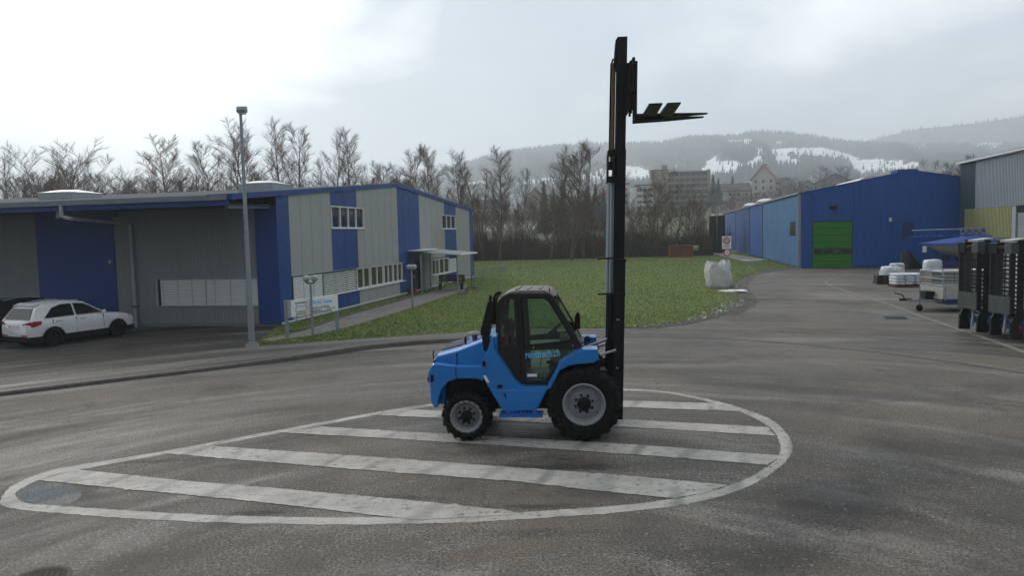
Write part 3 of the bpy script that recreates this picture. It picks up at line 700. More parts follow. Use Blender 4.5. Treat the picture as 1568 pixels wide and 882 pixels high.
def hill_mat():
    m = bpy.data.materials.new('hill'); m.use_nodes = True; t = NT(m.node_tree); t.n.clear()
    out = t.add('ShaderNodeOutputMaterial'); b = t.add('ShaderNodeBsdfPrincipled'); t.link(b.outputs[0], out.inputs[0])
    co = t.add('ShaderNodeTexCoord').outputs['Object']
    at = t.add('ShaderNodeAttribute', attribute_name='snow')
    n1 = t.noise(co, .014, 8, .75)
    f = t.math('ADD', at.outputs['Fac'], t.math('MULTIPLY', t.math('SUBTRACT', n1, .5), 1.5))
    f = t.ramp(f, [(.44, 0.0), (.56, 1.0)])
    forest = t.mix(t.ramp(t.noise(co, .02, 6, .75), [(.35, 0.0), (.65, 1.0)]), (.018, .026, .026), (.085, .088, .085))
    snow_ = t.mix(t.ramp(t.noise(t.mapping(co, scale=(.4, 1, 1)), .02, 7, .7), [(.5, 0.0), (.7, .5)]), (.82, .84, .86), (.42, .43, .42))
    t.link(t.mix(f, forest, snow_), b.inputs['Base Color']); b.inputs['Roughness'].default_value = .95
    return m
M['hill'] = hill_mat()
hv, hs, hn, hny = hills('hills', 620, 1900, sil_u, sil_v, 14, 260, 90, M['hill'])
hv2, hs2, _, _ = hills('far_hills', 1960, 2500, sil2_u, sil2_v, 60, 200, 40, M['hill'], back=700)
# forest on the hills: conifers too small to tell apart singly
def cones(name, pts, h, mat_, label):
    n = len(pts); v = np.empty((n, 5, 3), np.float32); a = rng.uniform(0, 1.57, n); r = h * rng.uniform(.16, .24, n)
    for k in range(4):
        v[:, k, 0] = pts[:, 0] + r * np.cos(a + k * 1.57); v[:, k, 1] = pts[:, 1] + r * np.sin(a + k * 1.57); v[:, k, 2] = pts[:, 2] - 1
    v[:, 4] = pts; v[:, 4, 2] += h
    idx = np.empty((n, 4, 3), np.int32); o5 = np.arange(n) * 5
    for k in range(4): idx[:, k, 0] = o5 + k; idx[:, k, 1] = o5 + (k + 1) % 4; idx[:, k, 2] = o5 + 4
    me = bpy.data.meshes.new(name); me.vertices.add(n * 5); me.vertices.foreach_set('co', v.ravel())
    me.loops.add(n * 12); me.loops.foreach_set('vertex_index', idx.ravel()); me.polygons.add(n * 4)
    me.polygons.foreach_set('loop_start', np.arange(0, n * 12, 3, dtype=np.int32)); me.update(); me.validate()
    o = link(name, me, mat_); o['kind'] = 'stuff'; o['label'] = label; o['category'] = 'forest'; return o
def scatter(V, S, n, ny, N, lo=0.0, hi=1.0, sp=.035):
    j = rng.uniform(lo * (ny - 1), hi * (ny - 1) - .01, N); i = rng.uniform(30, n - 30, N)
    j0 = j.astype(int); i0 = i.astype(int); fj = (j - j0)[:, None]; fi = (i - i0)[:, None]
    g_ = lambda a, b: V[a * n + b]
    P = (g_(j0, i0) * (1 - fi) + g_(j0, i0 + 1) * fi) * (1 - fj) + (g_(j0 + 1, i0) * (1 - fi) + g_(j0 + 1, i0 + 1) * fi) * fj
    s_ = S[j0 * n + i0]; keep = (~s_) | (rng.random(N) < sp)
    return P[keep]
P1 = scatter(hv, hs, hn, hny, 30000, .22, 1.0)
cones('hill_forest', P1, rng.uniform(6, 12, len(P1)), M['conifer'], 'hazy conifer forest covering the snowy hill behind the town')
P2 = scatter(hv2, hs2, 278, 40, 9000, .2, 1.0)
cones('far_hill_forest', P2, rng.uniform(9, 16, len(P2)), M['conifer'], 'pale hazy forest on the farther ridge at the right')

# ------------------------------------------------------------------ office building (local frame: y along the gable wall, x = -distance along the front wall)
OB = thing('office_building', 'long grey and blue panelled office building with gable end and canopy entrance at the left', 'building', tuple(C0), -AZ)
GL = 32.6
def roofz(s): return 5.50 + .0815 * s if s <= 14.4 else 6.673 - .0553 * (s - 14.4)
# core body set back behind the cladding
b = MB(); b.ext([(.12, .12), (GL - .12, .12), (GL - .12, roofz(GL) - .12), (14.4, roofz(14.4) - .12), (.12, roofz(0) - .12)], -29.5, -.07, 'x')
b.build('wall_core', M['black_plastic'], OB)
b = MB(); b.box(-29.6, -.02, .05, GL - .05, 0.0, .14); b.build('plinth', M['concrete'], OB)
# gable cladding: single panels with recessed joints
def gpanel(s0, s1, z0, z1, m, nm='panel'):
    """gable panel from s0 to s1, z0 to z1 (z1 None = up to the roof line)"""
    g_ = .012
    za = (lambda s: roofz(s) - .10) if z1 is None else (lambda s: z1)
    P = [(s0 + g_, z0), (s1 - g_, z0), (s1 - g_, za(s1))]
    if z1 is None and s0 < 14.4 < s1: P.append((14.4, za(14.4)))
    P.append((s0 + g_, za(s0)))
    return MB().ext(P, -.05, 0.0, 'x').build(nm, m, OB)
def gspan(s0, s1, n, z0, z1, m):
    for i in range(n): gpanel(s0 + (s1 - s0) * i / n, s0 + (s1 - s0) * (i + 1) / n, z0, z1, m)
BL, GY = M['wall_blue'], M['panel_grey']
gspan(0, 1.04, 1, .14, None, BL)
ZB0, ZB1 = .90, 1.99       # ground floor window band
gspan(1.04, 5.16, 4, ZB1 + .02, None, GY); gspan(1.04, 5.2, 4, .14, ZB0 - .03, GY)
gspan(5.16, 8.27, 2, ZB1 + .02, 4.00, BL); gspan(5.16, 8.27, 2, 5.10, None, BL); gspan(5.2, 8.27, 2, .14, ZB0 - .03, BL)
gspan(8.27, 9.2, 1, ZB1 + .02, 4.0, GY); gspan(8.27, 9.2, 1, 5.10, None, GY)
gspan(9.2, 14.4, 5, ZB1 + .02, None, GY); gspan(8.27, 14.4, 5, .14, ZB0 - .03, GY)
gspan(14.4, 18.5, 4, ZB1 + .02, None, BL); gspan(15.0, 16.9, 2, .14, ZB1 + .02, BL); gspan(14.4, 15.0, 1, .14, ZB0 - .03, BL)
gspan(18.5, 23.6, 4, ZB1 + .02, None, GY); gspan(19.2, 20.9, 2, .14, ZB1 + .02, GY)
gspan(23.6, 24.3, 1, ZB1 + .02, 4.0, GY); gspan(23.6, 24.3, 1, 5.04, None, GY)
gspan(24.3, 27.4, 2, ZB1 + .02, 4.0, BL); gspan(24.3, 27.4, 2, 5.04, None, BL); gspan(24.3, 27.4, 2, .14, ZB0 - .08, BL); gspan(20.9, 24.3, 2, .14, ZB0 - .08, GY)
gspan(27.4, 31.5, 4, .14, None, GY); gspan(31.5, GL, 1, .14, None, BL)
gpanel(27.2, 27.4, 4.0, 5.04, GY) if False else None
MB().box(-.03, .015, .02, GL, .10, .16).build('base_trim', M['frame_white'], OB)
# windows: frame, mullions, panes
def gwin(s0, s1, z0, z1, n, pane, nm='window', parent=OB, deep=.10):
    w = MB(); t = .055
    w.box(-deep, .02, s0, s1, z0, z0 + t).box(-deep, .02, s0, s1, z1 - t, z1).box(-deep, .02, s0, s0 + t, z0 + t, z1 - t).box(-deep, .02, s1 - t, s1, z0 + t, z1 - t)
    fo = w.build(nm, M['frame_white'], parent)
    ww = (s1 - s0 - 2 * t) / n
    for i in range(n):
        a = s0 + t + i * ww
        if i: MB().box(-deep + .01, .012, a - .04, a + .04, z0 + t, z1 - t).build('mullion', M['frame_white'], fo)
        MB().box(-deep + .02, -deep + .035, a + .04 * (i > 0), a + ww - .04 * (i < n - 1), z0 + t, z1 - t).build('pane', pane, fo)
    return fo
for s0, s1 in ((8.0, 9.75), (9.85, 11.75), (11.85, 13.3), (13.35, 14.9)): gwin(s0, s1, ZB0 + .02, ZB1, 2, M['olive_pane'])
gwin(5.2, 9.2, 4.02, 5.08, 4, M['dark_pane']); gwin(23.65, 27.3, 4.02, 5.02, 3, M['dark_pane'])
gwin(20.95, 22.6, ZB0 - .03, ZB1 - .05, 2, M['olive_pane']); gwin(22.7, 25.1, ZB0 - .03, ZB1 - .05, 2, M['olive_pane'])
def blind(s0, s1, z0, z1, step, hgt, tilt, nm='blind'):
    w = MB(); k = int((z1 - z0) / step)
    for i in range(k):
        z = z0 + i * step
        w.add([(.012 - tilt, s0 + .03, z + hgt), (.012 - tilt, s1 - .03, z + hgt), (.012, s1 - .03, z), (.012, s0 + .03, z)], [(0, 1, 2, 3)])
    o = w.build(nm, M['blind'], OB, fix=False); o['kind'] = 'stuff'
    MB().box(-.05, -.03, s0 + .02, s1 - .02, z0, z1).build('dark_recess', M['dark_pane'], OB)
    r = MB()
    for f in (.02, .34, .67, .97): a = s0 + (s1 - s0) * f; r.box(.012, .022, a - .012, a + .012, z0, z1)
    r.build('guide_rail', M['fascia_grey'], OB)
    return o
blind(1.08, 4.0, ZB0, ZB1, .075, .062, .008); blind(4.05, 7.95, ZB0, ZB1, .088, .050, .05); blind(25.15, 27.3, ZB0 - .03, ZB1 - .05, .09, .072, .008)
MB().box(-.1, .075, 1.04, 15.3, ZB0 - .035, ZB0 + .015).build('window_sill', M['frame_white'], OB)
MB().box(-.1, .05, 1.04, 15.3, ZB1, ZB1 + .02).build('window_head', M['fascia_grey'], OB)
MB().box(-.1, .07, 20.9, 27.4, ZB0 - .08, ZB0 - .035).build('window_sill', M['frame_white'], OB)
MB().box(-.1, .06, 5.15, 9.3, 3.985, 4.015).build('window_sill', M['frame_white'], OB)
MB().box(-.1, .06, 23.6, 27.4, 3.985, 4.015).build('window_sill', M['frame_white'], OB)
# entrance door in the blue bay and grey pilaster
d = MB().box(-.12, -.05, 16.95, 18.1, .14, 2.0).build('door', M['dark_pane'], OB); MB().box(-.05, .0, 17.05, 17.1, .95, 1.15).build('handle', M['silver'], d)
MB().box(-.1, .25, 18.5, 19.15, .0, 2.02).build('pilaster', M['panel_grey'], OB)
# roof: verge trim, roof skin, eaves overhang
OH = 3.35
b = MB()
for a0, a1 in ((-OH, 14.4), (14.4, GL + .25)):
    b.add([(.09, a0, roofz(a0) - .20), (.09, a1, roofz(a1) - .20), (.09, a1, roofz(a1) + .02), (.09, a0, roofz(a0) + .02),
           (-.10, a0, roofz(a0) - .20), (-.10, a1, roofz(a1) - .20), (-.10, a1, roofz(a1) + .02), (-.10, a0, roofz(a0) + .02)],
          [(0, 1, 2, 3), (7, 6, 5, 4), (0, 4, 5, 1), (3, 2, 6, 7), (0, 3, 7, 4), (1, 5, 6, 2)])
b.build('verge_trim', BL, OB)
b = MB(); b.ext([(GL + .2, roofz(GL) - .1), (14.4, roofz(14.4) - .02), (-OH, roofz(-OH) - .02), (-OH, roofz(-OH) - .08), (14.4, roofz(14.4) - .08), (GL + .2, roofz(GL) - .16)], -30, -.10, 'x'); b.build('roof', M['roof_felt'], OB)
zt = roofz(-OH)
b = MB(); b.box(-30, -.11, -OH - .09, -OH - .003, zt - .21, zt - .03); b.build('gutter', M['gutter_grey'], OB)
b = MB(); b.box(-30, -.11, -OH + .02, -OH + .10, zt - .40, zt - .215); b.build('fascia', BL, OB)
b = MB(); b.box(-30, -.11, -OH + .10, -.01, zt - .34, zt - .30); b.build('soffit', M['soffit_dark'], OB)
b = MB(); b.box(-.95, .10, -OH + .05, -OH + .20, zt - .21, zt + .01); b.build('corner_fascia', BL, OB)
b = MB()
b.bar((-.35, -OH + .35, zt - .42), (-.35, -.02, zt - .34), .16, .16); b.build('support_beam', M['soffit'], OB)
b = MB(); b.bar((-7.3, -OH + .15, zt - .52), (-7.3, -.02, zt - .45), .16, .30); b.build('support_beam', M['soffit'], OB)
b = MB(); b.path([(-6.95, -OH - .05, zt - .2), (-6.95, -OH - .05, zt - .62), (-6.7, -OH + .1, zt - .70), (-6.62, -.10, zt - .85), (-6.60, -.10, zt - 1.1)], .075, 8)
b.path([(-6.60, -.10, zt - 1.08), (-6.60, -.10, .0)], .065, 10); b.build('downpipe', M['fascia_grey'], OB, smooth=40)
MB().box(-6.69, -6.51, -.2, -.02, .85, .90).build('pipe_clamp', M['black_steel'], OB)
# front wall (along x): ribbed cladding
def ribbed(x0, x1, z0, z1, pitch, depth, nm, m, parent, ry=0.0, ax='x', zt=None):
    """trapezoid ribbed sheet; outside is towards -y (ax x) or +x (ax y); zt(x) gives a sloping top"""
    P = []; x = x0; k = 0
    while x < x1 - 1e-6:
        for f, d in ((0, 0), (.35, 0), (.45, 1), (.90, 1)):
            xx = min(x1, x + pitch * f); P.append((xx, d * depth))
        x += pitch
    P.append((x1, 0.0)); w = MB(); n = len(P)
    top = (lambda q: z1) if zt is None else zt
    if ax == 'x': vs = [(a, ry - q, z0) for a, q in P] + [(a, ry - q, top(a)) for a, q in P]
    elif ax == 'y': vs = [(ry + q, a, z0) for a, q in P] + [(ry + q, a, top(a)) for a, q in P]
    else: vs = [(ry - q, a, z0) for a, q in P] + [(ry - q, a, top(a)) for a, q in P]
    w.add(vs, [(i, i + 1, n + i + 1, n + i) for i in range(n - 1)])
    return w.build(nm, m, parent, fix=False)
zs = zt - .30
MB().box(-29.5, -.06, .04, .12, .1, zs).build('wall_backing', M['ribbed_grey_shaded'], OB)
MB().box(-.97, -.0, -.02, .04, .12, zs).build('corner_panel', BL, OB)
ribbed(-5.62, -.97, .12, .86, .16, .009, 'cladding', M['ribbed_grey_shaded'], OB, .02); ribbed(-5.62, -.97, 2.02, zs, .16, .009, 'cladding', M['ribbed_grey_shaded'], OB, .02)
ribbed(-7.5, -5.62, .12, zs, .16, .009, 'cladding', M['ribbed_grey_shaded'], OB, .02)
MB().box(-11.3, -7.5, -.015, .04, .12, zs).build('blue_panel', BL, OB)
ribbed(-14.6, -11.3, .12, zs, .16, .009, 'cladding', M['ribbed_grey_shaded'], OB, .02)
ribbed(-29.5, -16.6, .12, zs, .16, .009, 'cladding', M['ribbed_grey_shaded'], OB, .02)
# strip window of the front wall: closed blinds in a frame
fw = MB(); fw.box(-5.62, -.97, -.03, .04, .86, .89).box(-5.62, -.97, -.05, .04, 1.99, 2.02).box(-5.62, -5.54, -.04, .04, .89, 1.99).box(-3.33, -3.30, -.03, .04, .89, 1.99)
fw = fw.build('strip_window', M['fascia_grey'], OB)
w = MB()
for i in range(15):
    z = .90 + i * .072; w.add([(-5.42, -.004, z), (-.99, -.004, z), (-.99, .008, z + .058), (-5.42, .008, z + .058)], [(0, 1, 2, 3)])
o = w.build('blind_slats', M['blind'], fw, fix=False); o['kind'] = 'stuff'
MB().box(-5.53, -.98, .015, .03, .89, 1.99).build('dark_recess', M['dark_pane'], fw)
w = MB()
for x in (-5.3, -4.6, -3.95, -2.9, -2.2, -1.5): w.box(x - .01, x + .01, -.012, -.004, .9, 1.98)
w.build('cords', M['fascia_grey'], fw)
# glazed door at the far left
fd = MB(); 
for z in (.12, 1.55, 2.9): fd.box(-16.55, -14.65, -.03, .04, z, z + .08)
for x in (-16.55, -14.73): fd.box(x, x + .08, -.03, .04, .2, 4.3)
fd = fd.build('glazed_door', M['frame_white'], OB); MB().box(-16.5, -14.7, .0, .02, .2, 4.4).build('pane', M['dark_pane'], fd)
# small lamp and box on the front wall
MB().box(-7.75, -7.62, -.1, -.02, 2.72, 2.86).build('socket_box', M['fascia_grey'], OB)
MB().lathe([(.001, -.12), (.1, -.12), (.13, -.02)], 12, -14.3, 4.1).build('wall_lamp', M['fascia_grey'], OB)
# roof lights
def dome(x, y, z, w, l, h, parent, nm='roof_light'):
    c_ = MB().box(x - w / 2, x + w / 2, y - l / 2, y + l / 2, z - .4, z).build(nm, M['fascia_grey'], parent)
    secs = []
    for i in range(9):
        t = i / 8; yy = y - l / 2 + l * t; hh_ = h * math.sin(math.pi * min(max(t, .0), 1)) ** .6 + .02
        secs.append([(x - w / 2 * 1.03, yy, z), (x - w * .36, yy, z + hh_ * .62), (x - w * .15, yy, z + hh_ * .95), (x + w * .15, yy, z + hh_ * .95), (x + w * .36, yy, z + hh_ * .62), (x + w / 2 * 1.03, yy, z)])
    MB().loft(secs).build('dome', M['dome'], c_, smooth=60)
dome(-10.9, 1.7, roofz(1.7) + .22, 1.75, 1.9, .13, OB); dome(-1.75, 2.4, roofz(2.4) + .27, 1.6, 1.7, .14, OB)

# entrance canopy on posts (part of the building) ------------------------------------
posts = [((635.5, 389), (638, 454)), ((660, 391), (661, 445)), ((700.5, 393), (701.5, 448)), ((720, 391), (721, 441.6))]
cano = thing('entrance_canopy', 'pale flat canopy on slim steel posts over the office entrance', 'canopy', (0, 0, 0))
def loc_ob(p):
    d = Vector(p) - C0; return (d.x * math.cos(AZ) - d.y * math.sin(AZ), d.x * math.sin(AZ) + d.y * math.cos(AZ), d.z)
def ob_w(x, y, z): return (C0.x + x * math.cos(AZ) + y * math.sin(AZ), C0.y - x * math.sin(AZ) + y * math.cos(AZ), z)
ztop = 2.42
w = MB()
q = [ob_w(.05, 16.9, 2.64), ob_w(3.15, 16.9, 2.36), ob_w(3.15, 21.1, 2.36), ob_w(.05, 21.1, 2.64)]
w.add([(*p[:2], p[2]) for p in q] + [(*p[:2], p[2] - .05) for p in q], [(0, 1, 2, 3), (7, 6, 5, 4), (0, 4, 5, 1), (1, 5, 6, 2), (2, 6, 7, 3), (3, 7, 4, 0)])
w.build('roof_sheet', M['white_paint'], cano)
for i in range(9):
    s = 16.95 + i * .515; w = MB(); w.bar(ob_w(.1, s, 2.65), ob_w(3.1, s, 2.38), .025, .025); w.build('rib', M['dome'], cano)
w = MB(); w.bar(ob_w(2.85, 16.95, 2.32), ob_w(2.85, 21.0, 2.32), .07, .08); w.build('beam', M['galv'], cano)
w = MB(); w.bar(ob_w(.5, 15.9, 2.66), ob_w(.5, 19.2, 2.70), .9, .04); w.build('upper_sheet', M['white_paint'], cano)
for x, s in ((.95, 15.6), (.5, 18.9), (2.83, 17.0), (2.83, 20.6)):
    w = MB(); w.tube(ob_w(x, s, 0), ob_w(x, s, 2.36 + .05 * (x < 1)), .05, n=8); w.build('post', M['galv'], cano, smooth=40)

# bench under the canopy
bn = thing('bench', 'dark brown wooden bench with tall backrest under the entrance canopy', 'bench', ob_w(1.75, 19.3, .03), -AZ - math.pi / 2)
bn.scale = (.85, .8, .9)
for i in range(3): MB().box(-.18 + i * .15, -.05 + i * .15, -1.1, 1.1, .44, .48).build('seat_slat', M['wood_brown'], bn)
for i in range(3): MB().box(-.27, -.22, -1.1, 1.1, .55 + i * .17, .69 + i * .17).build('back_slat', M['wood_brown'], bn)
for y in (-.9, .9): MB().box(-.28, .25, y - .05, y + .05, .0, .43).build('leg', M['black_steel'], bn)
for y in (-.9, .9): MB().box(-.31, -.275, y - .04, y + .04, .3, 1.05).build('back_post', M['black_steel'], bn)
# planter and stones
pl = thing('flower_box', 'small terracotta planter beside the globe lamp near the entrance', 'planter', (*G(632, 451)[:2], .04), -AZ)
k = MB(); k.loft([[(-.24 * a, -.16 * a, z), (.24 * a, -.16 * a, z), (.24 * a, .16 * a, z), (-.24 * a, .16 * a, z)] for a, z in ((.85, 0), (1, .36))]); k.build('pot', M['rust'], pl)
k = MB(); k.box(-.2, .2, -.12, .12, .362, .37); k.build('soil', M['bark_brown'], pl)
for i, (u, v) in enumerate([(706, 452), (712, 450), (726, 441), (716, 446)]):
    k = MB(); r_ = random.Random(i)
    k.lathez([(.001, .0), (.14, .0), (.16, .06), (.09, .13), (.001, .15)], 8); k.map(lambda x, y, z: (x * r_.uniform(.8, 1.5), y * r_.uniform(.7, 1.2), z))
    o = k.build('stone', M['kerb_stone'], smooth=50); o.location = (*G(u, v)[:2], .02)
    tag(o, ['pale stone lying right at the foot of the outer canopy post', 'pale stone on the grass next to the outer canopy post', 'pale stone farthest right, beside the rear canopy post', 'small pale stone behind the pair at the outer canopy post'][i], 'stone', 'pale stones by the canopy posts')

# fence beyond the canopy
fp = [G(u, v) for u, v in [(727, 432), (740, 429), (753, 426.5), (765, 424.5), (775, 423)]]
fn = thing('wire_fence', 'low wire fence on thin posts behind the office building corner', 'fence', (0, 0, 0))
for p in fp: MB().tube((p[0], p[1], 0), (p[0], p[1], 1.0), .03, n=6).build('post', M['galv'], fn)
for z in (.95,):
    for a, c_ in zip(fp[:-1], fp[1:]): MB().tube((a[0], a[1], z), (c_[0], c_[1], z), .02, n=5).build('rail', M['galv'], fn)
w = MB()
for a, c_ in zip(fp[:-1], fp[1:]):
    for i in range(14): w.tube(Vector(a).lerp(Vector(c_), i / 14) + Vector((0, 0, .1)), Vector(a).lerp(Vector(c_), i / 14) + Vector((0, 0, .95)), .006, n=3, caps=False)
    for i in range(6): w.tube(Vector(a) + Vector((0, 0, .1 + i * .16)), Vector(c_) + Vector((0, 0, .1 + i * .16)), .006, n=3, caps=False)
o = w.build('mesh', M['galv'], fn, fix=False); o['kind'] = 'stuff'

# street lamp
lx, ly, _ = G(386, 530.5)
la = thing('street_lamp', 'tall galvanised street lamp at the corner of the parking lot', 'street lamp', (lx, ly, 0))
k = MB(); k.tube((0, 0, 0), (0, 0, 1.4), .105, .10, 14); k.tube((0, 0, 1.4), (0, 0, 7.72), .082, .045, 14); k.build('pole', M['galv'], la, smooth=40)
k = MB(); k.lathez([(.001, .14), (.17, .13), (.24, .02), (.26, 0)], 14); k.build('foot', M['concrete'], la, smooth=40)
hd = MB(); hd.loft([[(x, y * w_, 7.72 + z) for y, z in ((-.09, .0), (.09, .0), (.12, .08), (.08, .19), (-.08, .19), (-.12, .08))] for x, w_ in ((-.10, .9), (.04, 1.1), (.18, 1.0), (.21, .6))])
hd = hd.build('lamp_head', M['galv'], la, smooth=30)
MB().box(-.06, .16, -.08, .08, 7.67, 7.715).build('diffuser', M['lamp_glass'], hd)

# twin globe lamps
def globe_lamp(u, v, h, label, s=1.0):
    x, y, _ = G(u, v)
    t = thing('globe_lamp', label, 'path lamp', (x, y, 0), R(5), 'twin globe lamps along the footpath')
    MB().tube((0, 0, 0), (0, 0, h), .045, .04, 10).build('post', M['galv'], t, smooth=40)
    MB().path([(-.14, 0, h + .02), (-.13, 0, h - .04), (.13, 0, h - .04), (.14, 0, h + .02)], .022, 8).build('arm', M['black_steel'], t, smooth=40)
    for sx in (-1, 0, 1) if s > 1 else (-1, 1):
        k = MB(); k.lathez([(.001, h - .01), (.055, h + .0), (.105, h + .07), (.125, h + .14), (.105, h + .21), (.055, h + .255), (.001, h + .265)], 16, cx=sx * .145)
        k.build('globe', M['globe_glass'], t, smooth=180)
    return t
def hgt(u, vb, vt):
    x, y, _ = G(u, vb); return AT(u, vt, y)[2]
globe_lamp(479, 516, hgt(479, 516, 432), 'twin globe lamp directly behind the company sign board')
globe_lamp(632, 471, hgt(632, 471, 413), 'second globe lamp, close to the canopy entrance', 1.2)

# sign board on two posts
A_, B_ = Vector(G(442, 521.5)), Vector(G(518.5, 507.5)); dv = (B_ - A_); sl_ = dv.length; rz = math.atan2(dv.y, dv.x)
sg = thing('sign_board', 'white company sign board on two steel posts at the lawn corner', 'sign', tuple(A_), rz)
zt_, zb_ = hgt(442, 521.5, 460.5), hgt(442, 521.5, 486.5)
for x in (0, sl_): MB().box(x - .05, x + .05, -.0, .10, 0, zt_ + .02).build('post', M['galv'], sg)
bd = MB().box(.02, sl_ - .05, -.07, -.012, zb_, zt_).build('board', M['decal_white'], sg, bevel=.006)
MB().box(-.03, .10, -.085, -.005, zb_ - .01, zt_ + .015).build('edge_frame', M['fascia_grey'], sg)
def text(body, size, m, parent, loc, rot, name='lettering', ext=.002, sx=1.0, bold=0.0, al='LEFT', shear=0.0):
    cu = bpy.data.curves.new('t', 'FONT'); cu.body = body; cu.size = size; cu.extrude = ext; cu.offset = bold; cu.align_x = al; cu.shear = shear
    cu.resolution_u = 3
    o = bpy.data.objects.new('t', cu); col.objects.link(o); bpy.context.view_layer.update()
    me = bpy.data.meshes.new_from_object(o); bpy.data.objects.remove(o)
    q = link(name, me, None, parent); me.materials.clear(); me.materials.append(m)
    q.location = loc; q.rotation_euler = rot; q.scale = (sx, 1, 1); return q
H_ = zt_ - zb_; W_ = sl_ - .1
text('SPH AG, Gossau', .20, M['decal_blue'], bd, (W_ * .44, -.073, zt_ - .24), (R(90), 0, 0), bold=.004, sx=W_ * .50 / 1.5)
text('Tische und Bänke', .15, M['black_ink'], bd, (W_ * .44, -.073, zt_ - .42), (R(90), 0, 0), sx=W_ * .44 / 1.2)
text('Wetterschutzsysteme', .15, M['black_ink'], bd, (W_ * .44, -.073, zt_ - .58), (R(90), 0, 0), sx=W_ * .48 / 1.45)
text('Industriestr. 2', .09, M['black_ink'], bd, (W_ * .46, -.073, zb_ + .10), (R(90), 0, 0))
text('Tel. 071 / 38', .09, M['black_ink'], bd, (W_ * .76, -.073, zb_ + .10), (R(90), 0, 0))
lg = MB()
lx0, lx1 = W_ * .12, W_ * .36; zc = zt_ - .12
lg.box(lx0, lx1, -.075, -.071, zc - .03, zc + .02)
for a, c_ in (((lx0 + .08, zc - .05), (lx0 + .02, zc - .30)), ((lx1 - .08, zc - .05), (lx1 - .02, zc - .30)), ((lx0 + .10, zc - .42), (lx0 + .03, zc - .62)), ((lx1 - .10, zc - .42), (lx1 - .03, zc - .62))):
    lg.bar((a[0], -.073, a[1]), (c_[0], -.073, c_[1]), .004, .035)
lg.box(lx0 + .05, lx1 - .05, -.075, -.071, zc - .34, zc - .30).box(lx0 + .04, lx1 - .04, -.075, -.071, zc - .42, zc - .38).box(lx0 + .12, lx1 - .12, -.075, -.071, zc - .14, zc - .12)
lg.build('table_emblem', M['ribbed_grey_shaded'], bd)
MB().lathe([(.001, -.076), (.07, -.076), (.07, -.071)], 7, W_ * .32, zb_ + .10).build('yellow_emblem', M['yellow'], bd)

# ------------------------------------------------------------------ blue hall
HA = Vector(G(1224.5, 411))
HB = thing('blue_hall', 'large blue corrugated industrial hall with green sectional door and low pitched roof', 'hall', tuple(HA), -AZ)
HW, HP, HE, HL = 17.4, 8.7, 6.33, 82.0
def hz(x): return HE + .178 * x if x < HP else HE + .178 * (2 * HP - x)
ribbed(0, .99, .05, 0, .185, .05, 'cladding', M['hall_blue'], HB, 0, 'x', hz)
ribbed(.99, 4.22, 3.97, 0, .185, .05, 'cladding', M['hall_blue'], HB, 0, 'x', hz)
ribbed(4.22, HW, .05, 0, .185, .05, 'cladding', M['hall_blue'], HB, 0, 'x', hz)
b = MB(); b.ext([(.05, 0), (HW - .05, 0), (HW - .05, HE), (HP, hz(HP) - .05), (.05, HE)], .06, HL, 'y'); b.build('wall_core', M['hall_dark'], HB)
b = MB(); b.ext([(-.10, hz(0) - .04), (HP, hz(HP) + .02), (HW + .1, hz(HW) - .04), (HW + .1, hz(HW) + .06), (HP, hz(HP) + .12), (-.10, hz(0) + .06)], -.08, HL + .1, 'y'); b.build('roof', M['hall_dark'], HB)
dm = MB().box(.99, 4.22, .03, .055, .0, 3.95).build('door_frame', M['black_plastic'], HB)
gd = bpy.data.objects.new('sectional_door', None); col.objects.link(gd); gd.parent = HB
for i in range(7):
    MB().box(1.05, 4.16, -.015, .028, .03 + i * .556, .555 + i * .556).build('door_section', M['door_green'], gd, bevel=.01)
for i in range(4):
    x = 1.17 + i * .76; MB().box(x, x + .62, -.03, -.016, 1.24, 1.58).build('door_window', M['dark_pane'], gd)
    MB().ring([(x - .03, 1.21), (x + .65, 1.21), (x + .65, 1.61), (x - .03, 1.61)], [(x + .01, 1.25), (x + .61, 1.25), (x + .61, 1.57), (x + .01, 1.57)], -.036, -.014).build('window_frame', M['black_plastic'], gd)
MB().box(2.4, 2.95, -.27, -.04, 5.0, 5.25).build('floodlight', M['black_steel'], HB)
MB().box(8.0, 8.95, -.075, -.052, 2.4, 3.72).build('patch_panel', M['hall_patch'], HB)
MB().box(7.02, 7.2, -.16, -.04, 3.8, 4.1).build('alarm_box', M['white_paint'], HB)
MB().box(-.02, .10, -.02, .10, .0, HE).build('corner_trim', M['galv'], HB)
# side wall
def side(y0, y1, m, n):
    for i in range(n):
        a, c_ = y0 + (y1 - y0) * i / n, y0 + (y1 - y0) * (i + 1) / n
        MB().box(-.02, .05, a + .015, c_ - .015, .12, HE - .05).build('wall_panel', m, HB)
side(.1, 1.95, M['hall_light'], 1); side(5.06, 23.9, M['hall_light'], 5)
MB().box(-.02, .05, 1.95, 5.06, .12, 2.74).build('wall_panel', M['hall_light'], HB); MB().box(-.02, .05, 1.95, 5.06, 4.01, HE - .05).build('wall_panel', M['hall_light'], HB)
side(23.95, 37.1, M['hall_blue'], 4); side(37.15, 55.9, M['hall_dark'], 5); side(55.95, 81.9, M['hall_dark'], 6)
f_ = MB().box(-.01, .05, 1.97, 5.04, 2.76, 3.99).build('side_window', M['black_plastic'], HB)
for a, c_ in ((2.05, 3.45), (3.55, 4.95)): MB().box(-.016, -.012, a, c_, 2.84, 3.91).build('pane', M['olive_pane'], f_)
d_ = MB().box(-.06, -.021, 37.4, 41.6, .05, 3.75).build('side_door', M['hall_patch'], HB); MB().box(-.09, -.06, 41.2, 41.35, 1.4, 1.6).build('handle', M['silver'], d_)
for y in (.02, 23.92, 37.12, 55.92): MB().tube((-.10, y, 0), (-.10, y, HE - .02), .07, n=8).build('downpipe', M['galv'], HB, smooth=40)
MB().box(-.24, -.10, -.1, HL, HE - .02, HE + .12).build('gutter', M['galv'], HB)
